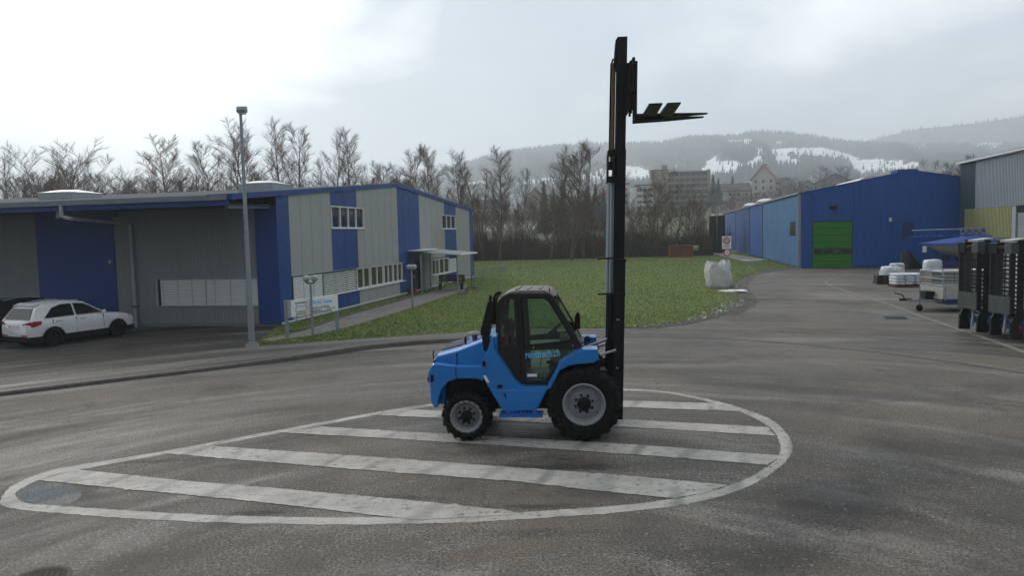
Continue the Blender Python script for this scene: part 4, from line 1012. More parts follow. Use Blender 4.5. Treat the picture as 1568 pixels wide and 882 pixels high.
for x, y in ((1.6, 34), (1.6, 50)): dome(x, y, hz(x) + .22, 2.2, 3.6, .42, HB)
k = MB()
for i in range(13):
    pass
secs = []
for i in range(11):
    t = math.pi * i / 10; secs.append((-1.05 * math.cos(t), .55 * math.sin(t)))
k.loft([[(6.9 + a * .9, y, hz(6.9) - .05 + z * .8 + .178 * a) for a, z in secs] + [(7.8, y, hz(6.9) - .2)] for y in (6.0, 11, 17)])
k.build('ridge_light', M['dome'], HB, smooth=50)
MB().box(8.2, 9.8, 2, 4, hz(HP) + .0, hz(HP) + .32).build('roof_vent', M['hall_dark'], HB)

# black tanks beside the hall
for i, (u, yy_) in enumerate([(1092.5, 113), (1104, 110)]):
    x, y, _ = AT(u, 388, yy_)
    t = thing('storage_tank', ['left one of the two tall black tanks at the far end of the blue hall', 'right one of the two tall black tanks, touching the blue hall wall'][i], 'tank', (x, y, 0), 0, 'black tanks at the far end of the hall')
    k = MB(); k.lathez([(.001, 5.5), (.5, 5.5), (.62, 5.42), (.62, 5.2), (.64, .0)], 20); k.build('shell', M['black_steel'], t, smooth=40)
    k = MB(); k.lathez([(.001, 5.72), (.25, 5.70), (.28, 5.5)], 12); k.build('lid', M['white_paint'], t, smooth=40)
# rusty shed at the lawn edge
hx, hy, _ = AT(1026, 391, 97.5)
t = thing('rusty_shed', 'small rust-brown metal shed in front of the thicket beyond the lawn', 'shed', (hx, hy, 0), R(-6))
MB().box(0, 2.9, 0, 2, 0, 1.45).build('wall', M['rust'], t)
MB().ext([(-.05, 1.42), (2.95, 1.42), (2.95, 1.52), (-.05, 1.56)], -.1, 2.1).build('roof', M['rust'], t)
MB().box(2.91, 3.6, .3, 1.3, .9, 1.35).build('bin', M['yellow_slat'], t); MB().box(2.88, 3.65, .25, 1.35, 1.352, 1.42).build('bin_lid', M['dome'], t)

# ------------------------------------------------------------------ right-hand building
RBp = Vector(G(1468, 408)); th = math.atan2(-math.cos(AZ), -math.sin(AZ))
RB = thing('grey_warehouse', 'grey corrugated warehouse with dark corner and yellow slatted panel at the right edge', 'warehouse', tuple(RBp), th)
# local x runs along the wall towards the camera, -y faces ... the yard (left)
RL = 30
def rwall(x0, x1, z0, z1, m, nm='cladding', pitch=.235, dep=.04): 
    return ribbed(x0, x1, z0, z1, pitch, dep, nm, m, RB, 0, 'x')
MB().box(0, RL, .02, 14, 0, 8.25).build('wall_core', M['right_dark'], RB)
rwall(0, 3.07, .1, 8.3, M['right_dark']); rwall(0, 1.40, .1, 4.6, M['right_dark']) if False else None
rwall(3.07, RL, 4.62, 8.3, M['right_grey']); rwall(3.07, 9.9, .1, 2.4, M['right_grey']); rwall(13.6, RL, .1, 4.62, M['right_grey'])
MB().box(-.1, RL + .2, -.32, .1, 8.22, 8.36).build('gutter', M['dome'], RB, bevel=.02)
MB().box(-.1, RL + .2, -.25, 14, 8.37, 8.46).build('roof', M['fascia_grey'], RB)
for i in range(36):
    x = 1.42 + i * .2286; MB().box(x, x + .112, -.13, -.06, 2.42, 4.6).build('yellow_slat', M['yellow_slat'], RB)
MB().box(1.38, 9.7, -.06, -.042, 2.46, 4.56).build('slat_backing', M['black_plastic'], RB)
MB().box(9.75, 10.35, -.16, .0, 0, 4.58).build('door_jamb', M['fascia_grey'], RB)
MB().box(10.35, 13.5, -.10, .0, 4.2, 4.61).build('door_box', M['black_plastic'], RB)
k = MB()
for i in range(32): k.box(10.4, 13.45, -.05, -.012, .05 + i * .128, .15 + i * .128)
k.build('roller_door', M['fascia_grey'], RB, kind='stuff')
MB().box(10.35, 13.5, -.012, .01, 0, 4.2).build('door_backing', M['black_plastic'], RB)
s_ = MB().box(.35, 1.25, -.06, -.045, 2.25, 3.15).build('wall_sign', M['trailer_blue'], RB)
for i in range(3): MB().box(.42, 1.18, -.068, -.061, 2.40 + i * .24, 2.50 + i * .24).build('text_line', M['decal_white'], s_)

# ------------------------------------------------------------------ covered boat on a trailer with lattice boom
bt = thing('covered_boat', 'beige boat hull under a blue tarpaulin on a trailer in front of the blue hall', 'boat', (30.1, 56.6, 0), R(-11))
secs = []
for x, hw, zk in ((.6, .05, 1.95), (1.1, .45, 1.72), (1.9, .8, 1.25), (2.8, 1.0, 1.05), (5.6, 1.05, 1.0), (6.2, 1.0, 1.1)):
    secs.append([(x, -hw, 2.0), (x, -hw * .85, 1.55 if zk < 1.5 else zk + .1), (x, 0, zk), (x, hw * .85, 1.55 if zk < 1.5 else zk + .1), (x, hw, 2.0)])
MB().loft(secs).build('hull', M['hull'], bt, smooth=50)
secs = []
for x, hw, zt_ in ((.25, .05, 2.12), (.9, .5, 2.2), (1.8, .9, 2.35), (3.0, 1.12, 2.5), (4.2, 1.15, 2.62), (6.3, 1.1, 2.6)):
    secs.append([(x, -hw, 1.92), (x, -hw * .95, 2.08), (x, -.08, zt_), (x, .08, zt_), (x, hw * .95, 2.08), (x, hw, 1.92), (x, 0, 1.98)])
MB().loft(secs).build('tarpaulin', M['tarp_blue'], bt, smooth=50)
MB().box(.2, .45, -.9, -.85, 1.45, 1.9).build('fin', M['decal_white'], bt)
MB().box(1.6, 6.2, -.5, .5, .62, .78).build('trailer_frame', M['black_steel'], bt); MB().box(.4, 6.2, -.06, .06, .5, .62).build('drawbar', M['black_steel'], bt)
for x in (2.0, 3.0, 4.6): MB().box(x, x + .1, -.55, .55, .78, 1.15).build('cradle', M['black_steel'], bt)
wl = MB(); wl.lathe([(.18, -.9), (.33, -.9), (.36, -.86), (.36, -.72), (.33, -.68), (.18, -.68)], 20, 3.0, .36); wl.build('wheel', M['rubber'], bt, smooth=40)
wl = MB(); wl.lathe([(.18, -.9), (.33, -.9), (.36, -.86), (.36, -.72), (.33, -.68), (.18, -.68)], 20, 4.0, .36); wl.build('wheel', M['rubber'], bt, smooth=40)
MB().box(1.2, 2.6, -.95, -.4, .30, .75).build('purple_tarp', mat('purple_tarp', (.03, .02, .16), .5), bt, bevel=.08)
bo = thing('lattice_boom', 'blue lattice boom of a folded crane above the covered boat', 'crane boom', (30.0, 57.6, 0), R(-11))
k = MB(); k.tube((.3, 0, 3.05), (7, 0, 3.12), .05, n=6).build('top_chord', M['silver'], bo)
for y in (-.25, .25): MB().tube((.1, y, 2.55), (7, y, 2.62), .05, n=6).build('lower_chord', M['tarp_blue'], bo)
k = MB()
for i in range(14):
    x = .35 + i * .46
    for y in (-.25, .25): k.tube((x, y, 2.57), (x + .23, 0, 3.06), .025, n=5); k.tube((x + .23, 0, 3.06), (x + .46, y, 2.58), .025, n=5)
k.build('lacing', M['tarp_blue'], bo, kind='stuff')
for x in (5.2,): MB().box(x, x + .15, -.1, .1, 0, 2.6).build('support', M['black_steel'], bo)

# ------------------------------------------------------------------ goods in the yard
random.seed(11)
def lump(name, w, d, h, m, seed, parent=None, n=5, amp=.08, top=.0, ears=False):
    r_ = random.Random(seed); k = MB(); secs = []; nz = 12; na = 36
    for j in range(nz + 1):
        t = j / nz; z = h * t
        f = 1 - .10 * (2 * t - 1) ** 4 - .10 * max(0, t - .8) * 5 * .4
        sec = []
        for i in range(na):
            a = 2 * math.pi * i / na; c_, s_ = math.cos(a), math.sin(a)
            q = (abs(c_) ** n + abs(s_) ** n) ** (-1 / n)
            rr = 1 + amp * (math.sin(a * 5 + t * 7 + seed) * .5 + math.sin(a * 11 - t * 16 + seed * 2) * .4 + r_.uniform(-.14, .14) + .35 * math.sin(a * 3 + t * 3.1 + seed))
            zz_ = z
            if ears and j >= nz - 1: zz_ = z + (.26 * h if j == nz else .11 * h) * (abs(c_ * s_) * 2) ** 2.2 * r_.uniform(.75, 1.25) - .02
            sec.append((c_ * q * w / 2 * rr * f, s_ * q * d / 2 * rr * f, zz_))
        secs.append(sec)
    # slack top folded inwards
    last = secs[-1]; secs.append([(x * .72, y * .72, h * (1.0 if not ears else .90) + r_.uniform(-.03, .03) * h) for x, y, z in last]); secs.append([(x * .3, y * .3, h * (1.02 if not ears else .93) + r_.uniform(-.02, .03) * h) for x, y, z in last])
    k.loft(secs); return k
bx, by, _ = G(1098, 442)
bg = thing('bulk_bag', 'large white filled bulk bag standing on the edge of the lawn', 'bulk bag', (bx + .22, by + .6, .03), R(8))
lump('b', 1.36, 1.25, 1.33, None, 3, ears=True, amp=.075).build('sack', M['bag_white'], bg, smooth=70)
for i, (a, c_) in enumerate([(-.5, -.5), (.5, -.5), (.52, .45), (-.5, .48)]):
    MB().path([(a * 1.05, c_ * 1.05, 1.1), (a * 1.15, c_ * 1.1, 1.38), (a * .92, c_ * .9, 1.46), (a * .72, c_ * .75, 1.28)], .035, 6).build('lifting_strap', M['bag_white'], bg, smooth=60)
for (u, v, w_, d_, h_), lb in zip([(1128, 448, 1.1, .9, .13), (1113, 447.5, .9, .45, .10)], ['flat heap of white snow lying on the drive beside the bulk bag', 'thin strip of old snow right in front of the bulk bag']):
    x, y, _ = G(u, v); o = lump('s', w_, d_, h_, None, int(u), amp=.25, n=2.5).build('snow_heap', M['snow'], smooth=80); o.location = (x, y, .01); tag(o, lb, 'snow')
x, y, _ = G(1155, 399); o = lump('s', 2.6, .5, .06, None, 9, amp=.2, n=2.5).build('snow_heap', M['snow'], smooth=80); o.location = (x, y, .04); tag(o, 'flat white snow remnant on the concrete path by the blue hall', 'snow')

# no-entry signs
x, y, _ = G(1113, 432)
sgn = thing('traffic_sign', 'traffic sign post with white restriction panel and small round weight limit sign', 'traffic sign', (x, y, 0), R(-18))
MB().tube((0, 0, 0), (0, 0, 3.05), .032, n=8).build('post', M['galv'], sgn, smooth=40)
zc = 2.62
pn = MB().box(-.29, .29, -.055, -.035, zc - .42, zc + .42).build('sign_panel', M['decal_white'], sgn)
def disc(x, z, r, y0, y1, m, nm, parent): return MB().lathe([(.0005, y0), (r, y0), (r, y1), (.0005, y1)], 24, x, z).build(nm, m, parent)
disc(0, zc + .13, .23, -.063, -.057, M['sign_red'], 'red_ring', pn); disc(0, zc + .13, .165, -.070, -.065, M['sign_pink'], 'ring_centre', pn)
for i, w_ in enumerate((.40, .34, .38)): MB().box(-w_ / 2, w_ / 2, -.062, -.056, zc - .18 - i * .075, zc - .155 - i * .075).build('text_line', M['black_ink'], pn)
zc2 = zc - .66
dd = disc(.04, zc2, .24, -.055, -.035, M['sign_red'], 'round_sign', sgn); disc(.04, zc2, .165, -.062, -.057, M['decal_white'], 'sign_face', dd)
text('28', .20, M['black_ink'], dd, (-.065, -.064, zc2 - .07), (R(90), 0, 0))

# stacks in the right-hand yard
def at_g(u, v): return G(u, v)
x, y, _ = G(1385, 434)
o = thing('wrapped_sacks', 'bulging white film-wrapped sacks right behind the black steel frames', 'sacks', (x + .05, y + 1.6, 0), R(-5))
lump('b', 1.35, 1.1, .95, None, 4, amp=.09, n=2.4).build('sack', M['film'], o, smooth=75)
q = lump('b', .9, .9, .55, None, 8, amp=.12, n=2.2).build('sack', M['film'], o, smooth=75); q.location = (.75, -.1, 0)
q = lump('b', .8, .6, .30, None, 9, amp=.15, n=2.2).build('sack', M['film'], o, smooth=75); q.location = (.25, -.1, .85)
x, y, _ = G(1412, 440)
o = thing('sack_pallet', 'lower flat-topped pallet of whitish sacks behind the small trailer', 'sacks', (x - .1, y + .9, 0), R(-5))
MB().box(-1.1, 1.1, -.6, .6, .0, .12).build('pallet', M['wood_brown'], o)
for i in range(4):
    for j in range(4):
        r_ = random.Random(i * 5 + j); k = lump('b', .58, 1.15, .16, None, i * 5 + j, amp=.05, n=4); q = k.build('sack', M['film'], o, smooth=70)
        q.location = (-.83 + j * .54 + r_.uniform(-.03, .03), 0, .13 + i * .155)
x, y, _ = G(1431, 425)
o = thing('white_drum_bag', 'upright white bag just left of the grey crate row', 'bag', (x - .05, y + .2, 0), 0)
lump('b', 1.1, .9, 1.15, None, 12, amp=.05, n=3).build('sack', M['film'], o, smooth=70)
x, y, _ = G(1340, 436)
o = thing('steel_frames', 'low stack of black steel frames on the asphalt of the right-hand yard', 'frames', (x + .1, y, 0), R(-12))
for i in range(4):
    z = .08 + i * .13
    for yv in (0, .9): MB().bar((.02 * i, yv, z), (1.75 - .1 * i, yv + .05, z), .09, .08).build('rail', M['black_steel'], o)
    for xx in (.1, .6, 1.1, 1.55): MB().bar((xx, 0, z), (xx, .92, z), .06, .06).build('crossbar', M['black_steel'], o)
x, y, _ = G(1388, 412)
o = thing('leaning_crate', 'brown slatted crate leaning with a dark cloth behind the wrapped sacks', 'crate', (x, y, 0), R(10))
for i in range(6): MB().bar((-.5, 0, .15 + i * .22), (.25 - i * .02, 0, .15 + i * .22), .3, .17).build('board', M['roof_dark'], o)
MB().loft([[(.2, -.2, 0), (1.4, -.2, 0), (1.4, .3, 0), (.2, .3, 0)], [(.15, -.1, .9), (.7, -.1, .8), (.7, .2, .8), (.15, .2, .9)], [(.1, 0, 1.5), (.3, 0, 1.4), (.3, .1, 1.4), (.1, .1, 1.5)]]).build('cloth', M['black_plastic'], o)
o = thing('crate_row', 'long row of grey boxes with snow on top behind the small flatbed trailer', 'boxes', (19.15, 34.6, 0), R(-3))
for i in range(5):
    MB().box(i * 1.02, i * 1.02 + .99, 0, 1.2, .16, 1.34).build('box', M['crate'], o, bevel=.015)
    MB().box(i * 1.02 + .02, i * 1.02 + .97, .02, 1.18, 1.345, 1.39).build('snow_cap', M['snow'], o, bevel=.015)
MB().box(0, 5.1, .05, 1.15, .0, .155).build('pallet', M['roof_dark'], o)

# small flatbed trailer
ft = thing('flatbed_trailer', 'small flatbed trailer with blue chassis, pale side boards and jockey wheel', 'trailer', (16.0, 31.0, 0), R(-3))
MB().box(1.3, 5.6, -.85, .85, .30, .52).build('chassis', M['trailer_blue'], ft, bevel=.01)
MB().box(1.05, 5.6, -.98, .98, .525, .60).build('deck', M['alu'], ft)
for z in (.605, .80): MB().box(1.15, 5.6, -1.0, -.965, z, z + .185).build('side_board', M['alu'], ft)
for z in (.605, .80): MB().box(1.15, 5.6, .965, 1.0, z, z + .185).build('side_board', M['alu'], ft)
for z in (.605, .80): MB().box(1.10, 1.14, -.96, .96, z, z + .185).build('front_board', M['alu'], ft)
for x in (1.12, 2.75, 4.4): MB().box(x, x + .07, -1.03, -1.001, .50, 1.02).build('stake', M['galv'], ft)
rk = MB()
for z in (1.05, 1.32, 1.60): rk.tube((1.15, -.9, z), (2.9, -.9, z), .022, n=6); rk.tube((1.15, .9, z), (2.9, .9, z), .022, n=6); rk.tube((1.15, -.9, z), (1.15, .9, z), .022, n=6)
for x in (1.15, 2.0, 2.9): rk.tube((x, -.9, .98), (x, -.9, 1.62), .022, n=6); rk.tube((x, .9, .98), (x, .9, 1.62), .022, n=6)
rk.build('rack', M['galv'], ft)
MB().bar((.15, 0, .42), (1.4, -.5, .42), .09, .10).build('drawbar', M['galv'], ft); MB().bar((.15, 0, .42), (1.4, .5, .42), .09, .10).build('drawbar', M['galv'], ft)
MB().tube((-.15, 0, .46), (.35, 0, .46), .05, n=8).build('coupling', M['black_steel'], ft)
MB().path([(.05, 0, .50), (-.05, 0, .66), (-.35, 0, .74)], .025, 6).build('handbrake', M['black_steel'], ft)
MB().tube((.55, -.2, .15), (.55, -.2, 1.0), .035, n=8).build('jockey_post', M['galv'], ft)
MB().path([(.55, -.2, 1.0), (.55, -.2, 1.05), (.38, -.2, 1.10)], .018, 6).build('crank', M['black_steel'], ft)
MB().lathe([(.03, -.26), (.12, -.26), (.13, -.24), (.13, -.16), (.12, -.14), (.03, -.14)], 16, .55, .13).build('jockey_wheel', M['rubber'], ft, smooth=40)
for x in (3.4, 4.15):
    MB().lathe([(.14, -.92), (.28, -.92), (.30, -.88), (.30, -.74), (.28, -.70), (.14, -.70)], 20, x, .30).build('wheel', M['rubber'], ft, smooth=40)
MB().box(.75, 1.2, -.3, .3, .52, .80).build('tool_box', M['black_plastic'], ft, bevel=.02)

# low loader with two raised ramps
ll = thing('low_loader', 'blue low loader trailer with dark raised loading ramps at the right edge', 'low loader', (14.5, 22.0, 0), R(2))
MB().box(.45, 9, .15, 2.45, .42, .70).build('chassis', M['trailer_blue'], ll, bevel=.015)
MB().box(.30, .45, -.1, 2.7, .34, .62).build('rear_beam', M['trailer_blue'], ll, bevel=.015)
MB().box(.5, 9, .0, 2.6, .705, .80).build('deck', M['ramp_dark'], ll)
for y in (-.05, 2.45): 
    hb = MB().box(.22, .30, y, y + .24, .36, .52).build('tail_light', M['tail_red'], ll, bevel=.01)
MB().box(.27, .298, 1.9, 2.22, .52, .74).build('number_plate', M['decal_white'], ll)
for x in (1.5, 2.5): MB().lathe([(.18, -.02), (.37, -.02), (.40, .03), (.40, .25), (.37, .30), (.18, .30)], 24, x, .40).build('wheel', M['rubber'], ll, smooth=40)
for yo in (0.0, 1.5):
    rp = bpy.data.objects.new('loading_ramp', None); col.objects.link(rp); rp.parent = ll; rp.location = (0, yo, 0)
    k = MB()
    for y in (.0, .92): k.box(.20, .38, y, y + .08, .12, 3.0)
    k.build('side_rail', M['ramp_dark'], rp, bevel=.008)
    k = MB()
    for i in range(19): k.bar((.29, .08, .55 + i * .13), (.29, .92, .55 + i * .13), .05, .055)
    k.build('rungs', M['ramp_dark'], rp, kind='stuff')
    k = MB()
    for i in range(15):
        for xo in (.205,): k.box(.24, .34, -.012, -.002, .70 + i * .15, .78 + i * .15)
    k.build('rail_holes', M['black_plastic'], rp, kind='stuff')
    # folded tip section, in front
    k = MB()
    for y in (.05, .90): k.box(-.02, .14, y, y + .06, .85, 2.80)
    k.box(-.02, .14, .05, .96, 2.74, 2.84)
    k.build('tip_frame', M['ramp_dark'], rp, bevel=.006)
    MB().box(-.03, .0, .04, .97, .82, 1.34).build('tip_plate', M['ramp_plate'], rp, bevel=.006)
    k = MB()
    for i in range(26): k.bar((.02, .10, 1.38 + i * .052), (.02, .90, 1.38 + i * .052), .05, .016)
    for i in range(5): k.box(.0, .02, .12 + i * .19, .14 + i * .19, 1.34, 2.75)
    k.build('tip_grating', M['ramp_dark'], rp, kind='stuff')
    MB().box(-.04, .2, .0, .30, 2.60, 2.90).build('hinge', M['ramp_plate'], rp, bevel=.01); MB().box(-.04, .2, .62, 1.0, 2.60, 2.92).build('hinge', M['black_steel'], rp, bevel=.01)
    MB().bar((.0, .3, 2.97), (.5, .3, 3.02), .5, .06).build('snow_dusted_bar', M['alu'], rp)
    MB().tube((.15, .5, .25), (.28, .5, 1.5), .045, n=8).build('ramp_cylinder', M['silver'], rp, smooth=40)
    MB().ext([(.0, .12), (.35, .10), (.35, .60), (.15, .85), (.02, .6)], .02, .10).build('pivot_plate', M['ramp_dark'], rp, bevel=.008)
    MB().ext([(.0, .12), (.35, .10), (.35, .60), (.15, .85), (.02, .6)], .90, .98).build('pivot_plate', M['ramp_dark'], rp, bevel=.008)
# a pallet box with white lid behind the ramps
o = thing('white_box', 'white box with a blue lid standing on the low loader behind the raised ramps', 'box', (15.9, 23.3, .805), R(4))
MB().box(0, 1.2, 0, 1.0, 0, 1.75).build('body', M['decal_white'], o, bevel=.01); MB().box(-.03, 1.23, -.03, 1.03, 1.752, 1.85).build('lid', M['trailer_blue'], o, bevel=.01)

# ------------------------------------------------------------------ houses on the slope
def block(name, label, cat, x, y, z, rz, w, d, h, m, roof, group=None):
    t = thing(name, label, cat, (x, y, z), R(rz), group)
    MB().box(0, w, 0, d, -6, h).build('wall', m, t)
    if roof: MB().box(-.3, w + .3, -.3, d + .3, h, h + .5).build('roof', roof, t)
    return t
_wc = {}
def window(parent, x, y, z, w, h, m=None, nm='window'):
    key = (w, h)
    if key not in _wc: _wc[key] = MB().box(0, w, -.06, .04, 0, h).mesh(nm)
    o = bpy.data.objects.new(nm, _wc[key]); 
    if not _wc[key].materials: _wc[key].materials.append(m or M['dark_pane'])
    col.objects.link(o); o.parent = parent; o.location = (x, y, z); return o
ay = 352; az0 = 9.2
ap_ = block('apartment_block', 'long beige high-rise apartment block with rows of balconies on the slope behind the trees', 'apartment block', 65.3, ay, az0, -6, 7.6, 13, 21.6, M['apartment_beige'], M['roof_dark'])
MB().box(7.6, 26.3, 1.5, 13, -6, 20.6).build('wing_wall', M['apartment_brown'], ap_)
MB().box(7.6, 26.6, .3, 13.2, 20.62, 21.1).build('wing_roof', M['apartment_beige'], ap_)
MB().box(25.3, 26.5, .2, 13, -6, 21.6).build('end_wall', M['apartment_beige'], ap_)
MB().box(5, 7.4, 2, 8, 22.1, 24.3).build('lift_house', M['apartment_beige'], ap_)
for fl in range(8):
    z = -.6 + fl * 2.65
    MB().box(7.65, 25.3, .25, 1.49, z, z + .95).build('balcony', M['apartment_beige'], ap_)
    for i in range(7): window(ap_, 8.0 + i * 2.5, 1.47, z + 1.05, 1.9, 1.4)
    for i in range(1, 7): MB().box(7.6 + i * 2.5 + .05, 7.6 + i * 2.5 + .2, .3, 1.48, z + .96, z + 2.64).build('partition', M['apartment_beige'], ap_)
for fl in range(7): window(ap_, 5.6, -.01, 1.5 + fl * 2.65, .7, 1.0)
wb = block('white_apartment_block', 'lower white apartment block with dark window bands left of the beige high-rise', 'apartment block', 57.0, ay - 6, az0, -6, 8.0, 12, 14.6, M['house_white'], M['roof_dark'])
for fl in range(5):
    for i in range(3): window(wb, .5 + i * 2.5, -.01, 1.2 + fl * 2.7, 2.1, 1.3)
w2 = block('pale_apartment_block', 'pale grey apartment block half hidden behind the mast', 'apartment block', 47.5, ay + 6, az0, -6, 8.4, 12, 16.2, M['house_white'], M['roof_dark'])
for fl in range(5):
    for i in range(3): window(w2, .7 + i * 2.6, -.01, 1.6 + fl * 2.9, 1.5, 1.3)
def gabled(name, label, x, y, z, rz, w, d, h, rh, m, rm, floors=2, bays=3, along='x', eave=.6):
    """house with its gable towards the viewer ('y' ridge) or its eave towards the viewer ('x' ridge)"""
    t = thing(name, label, 'house', (x, y, z), R(rz))
    if along == 'y':
        MB().ext([(0, -6), (w, -6), (w, h), (w / 2, h + rh), (0, h)], 0, d).build('wall', m, t)
        sl = rh / (w / 2)
        MB().ext([(-eave, h - eave * sl), (w / 2, h + rh), (w + eave, h - eave * sl), (w + eave, h - eave * sl + .35), (w / 2, h + rh + .38), (-eave, h - eave * sl + .35)], -eave, d + eave).build('roof', rm, t)
    else:
        MB().box(0, w, 0, d, -6, h).build('wall', m, t)
        MB().ext([(-eave, h - .2), (d / 2, h + rh), (d + eave, h - .2), (d + eave, h + .1), (d / 2, h + rh + .35), (-eave, h + .1)], -eave, w + eave, 'x').build('roof', rm, t)
    for fl in range(floors):
        for i in range(bays):
            window(t, w * (i + .5) / bays - .5, -.01, h * (fl + .35) / floors, 1.0, 1.3)
    return t
rt = gabled('gable_house', 'tall pale house with steep red snow-dusted roof above the blue hall', 111.5, 352, 14.0, -28, 10.0, 13, 12.0, 6.2, M['house_white'], M['roof_red'], 4, 3, 'y')
for fl in range(4):
    for i in range(3):
        window(rt, 10.0, 2 + i * 4.0, 1.2 + fl * 2.9, .1, 1.3)
    MB().box(10.0, 11.2, 2.5, 11, .6 + fl * 2.9, 1.5 + fl * 2.9).build('balcony', M['apartment_brown'], rt)
MB().ext([(6.2, 15.3), (9.6, 12.6), (9.6, 14.2), (7.4, 15.8)], 3.5, 7.5).build('dormer', M['house_white'], rt)
MB().box(4.2, 5.2, 8, 9, 17, 19.2).build('chimney', M['apartment_brown'], rt)
gabled('hip_house', 'low house with reddish-brown roof right of the beige high-rise', 92.5, 340, 14.0, -8, 14, 9, 6.0, 3.4, M['house_white'], M['roof_dark'], 2, 4)
gabled('grey_house', 'grey gabled house rising behind the light blue part of the hall roof', 134.5, 335, 17, -10, 15, 9, 5.5, 3.6, M['house_grey'], M['roof_dark'], 2, 3, 'y')
gabled('green_house', 'small pale green gabled house left of the grey one', 129.0, 338, 17.5, -10, 5.0, 8, 4.4, 2.0, M['house_green'], M['roof_dark'], 2, 1, 'y')
gabled('brown_house', 'dark roofed house between the tall red-roofed house and the grey gable', 125.5, 372, 17, 0, 12, 9, 6.5, 4, M['apartment_beige'], M['roof_dark'], 2, 3)
gabled('cream_house', 'small cream gabled house far behind the tall bare trees', 7.0, 330, 10, 4, 8, 9, 9.0, 4.2, M['apartment_beige'], M['roof_red'], 2, 2, 'y')
gabled('village_house', 'white house with red roof just left of the mast', 41.0, 345, 11, -5, 9, 9, 7.5, 4, M['house_white'], M['roof_red'], 2, 3)
gabled('long_white_house', 'long pale house at the foot of the hill left of the tall trees', -20, 350, 9, 3, 16, 9, 6.5, 4, M['house_white'], M['roof_dark'], 2, 4)
gabled('brown_roof_house', 'brown roofed house half hidden in the trees left of the mast', 24, 318, 9, -12, 11, 9, 5.5, 4, M['apartment_brown'], M['roof_dark'], 2, 3)
# scattered farmhouses on the snowy hill
hp = np.array([pj(*p) for p in hv[:hn * hny]])
for i, (u, v) in enumerate([(1211, 238), (1217, 242), (1330, 243), (1362, 246), (1390, 249), (1255, 243)]):
    p = hv[int(np.argmin((hp[:, 0] - u) ** 2 + (hp[:, 1] - v) ** 2 + np.where(hv[:hn * hny, 1] < 700, 1e6, 0)))]; yq = p[1]; p = (p[0], p[1], p[2] + .5)
    k = thing('farmhouse', 'tiny dark farmhouse on the snowy hillside', 'house', (p[0], yq, p[2]), 0, 'farmhouses scattered over the snowy hill')
    MB().box(-5, 5, 0, 8, -6, 3.5).build('wall', M['apartment_brown'], k); MB().ext([(-6, 3.5), (6, 3.5), (0, 7)], -1, 9).build('roof', M['roof_dark'], k)

# ------------------------------------------------------------------ bare trees
def bare_tree(seed, H, spread=.35, lean=0.0, rise=.7, nb=20, sub=7, tw=6, base=.18, forks=1, tr=.0105):
    r_ = random.Random(seed); trunk = MB(); crown = MB()
    def limb(mb, p, d, L, r0, n, wob, up, sides, out):
        pts = [p.copy()]; d = d.normalized()
        for i in range(n):
            d = (d + Vector((r_.gauss(0, wob), r_.gauss(0, wob), r_.gauss(0, wob) * .5 + up))).normalized()
            pts.append(pts[-1] + d * (L / n))
        for i in range(n):
            a = r0 * (1 - .85 * i / n); b_ = r0 * (1 - .85 * (i + 1) / n)
            mb.tube(pts[i], pts[i + 1], a, b_, sides, False)
        return pts
    for f in range(forks):
        ang = r_.uniform(0, 6.28); off = 0 if forks == 1 else .10 + .13 * r_.random()
        d0 = Vector((math.cos(ang) * off + lean, math.sin(ang) * off, 1))
        HH = H * (1 if f == 0 else r_.uniform(.72, .95))
        tp_ = limb(trunk, Vector((off * math.cos(ang), off * math.sin(ang), 0)), d0, HH * .97, H * tr * (1 if forks == 1 else .75), 9, .05, .04, 6, None)
        for b_ in range(nb // forks + (3 if forks > 1 else 0)):
            t = base + (1 - base) * ((b_ + r_.random()) / (nb // forks + (3 if forks > 1 else 0))) ** .9; t = min(t, .985)
            q = t * 9; i0 = int(q); p = tp_[i0].lerp(tp_[min(i0 + 1, 9)], q - i0)
            ph = b_ * 2.4 + r_.uniform(-.5, .5)
            L = HH * spread * (1.15 - t) ** .75 * r_.uniform(.75, 1.2) + HH * .05
            d = Vector((math.cos(ph), math.sin(ph), rise + .5 * t + r_.uniform(-.15, .2)))
            r0 = H * .0036 * (1.2 - t) + .012
            bp = limb(crown, p, d, L, r0, 5, .19, .045, 4, None)
            for s_ in range(sub + 2):
                ts = min(.99, .12 + .86 * (s_ + r_.random()) / (sub + 2)); q = ts * 5; i1 = int(q); pp = bp[i1].lerp(bp[min(i1 + 1, 5)], q - i1)
                dd = (bp[min(i1 + 1, 5)] - bp[i1]).normalized() + Vector((r_.gauss(0, .55), r_.gauss(0, .55), r_.uniform(-.05, .55)))
                L2 = L * .42 * (1.15 - ts) * r_.uniform(.7, 1.3) + .45
                sp_ = limb(crown, pp, dd, L2, r0 * .26 + .005, 3, .24, .04, 3, None)
                for w_ in range(tw + 5):
                    tq = .1 + .9 * (w_ + r_.random()) / (tw + 5); q = min(tq * 3, 2.999); i2 = int(q); p3 = sp_[i2].lerp(sp_[i2 + 1], q - i2)
                    d3 = (sp_[i2 + 1] - sp_[i2]).normalized() + Vector((r_.gauss(0, .5), r_.gauss(0, .5), r_.uniform(-.05, .5)))
                    d3.normalize(); L3 = .35 + .5 * L2 * r_.uniform(.4, 1.0)
                    e_ = p3 + d3 * L3; wv = d3.orthogonal().normalized() * .0115
                    crown.add([p3 - wv, p3 + wv, e_], [(0, 1, 2)])
    return trunk.mesh('trunk'), crown.mesh('crown')
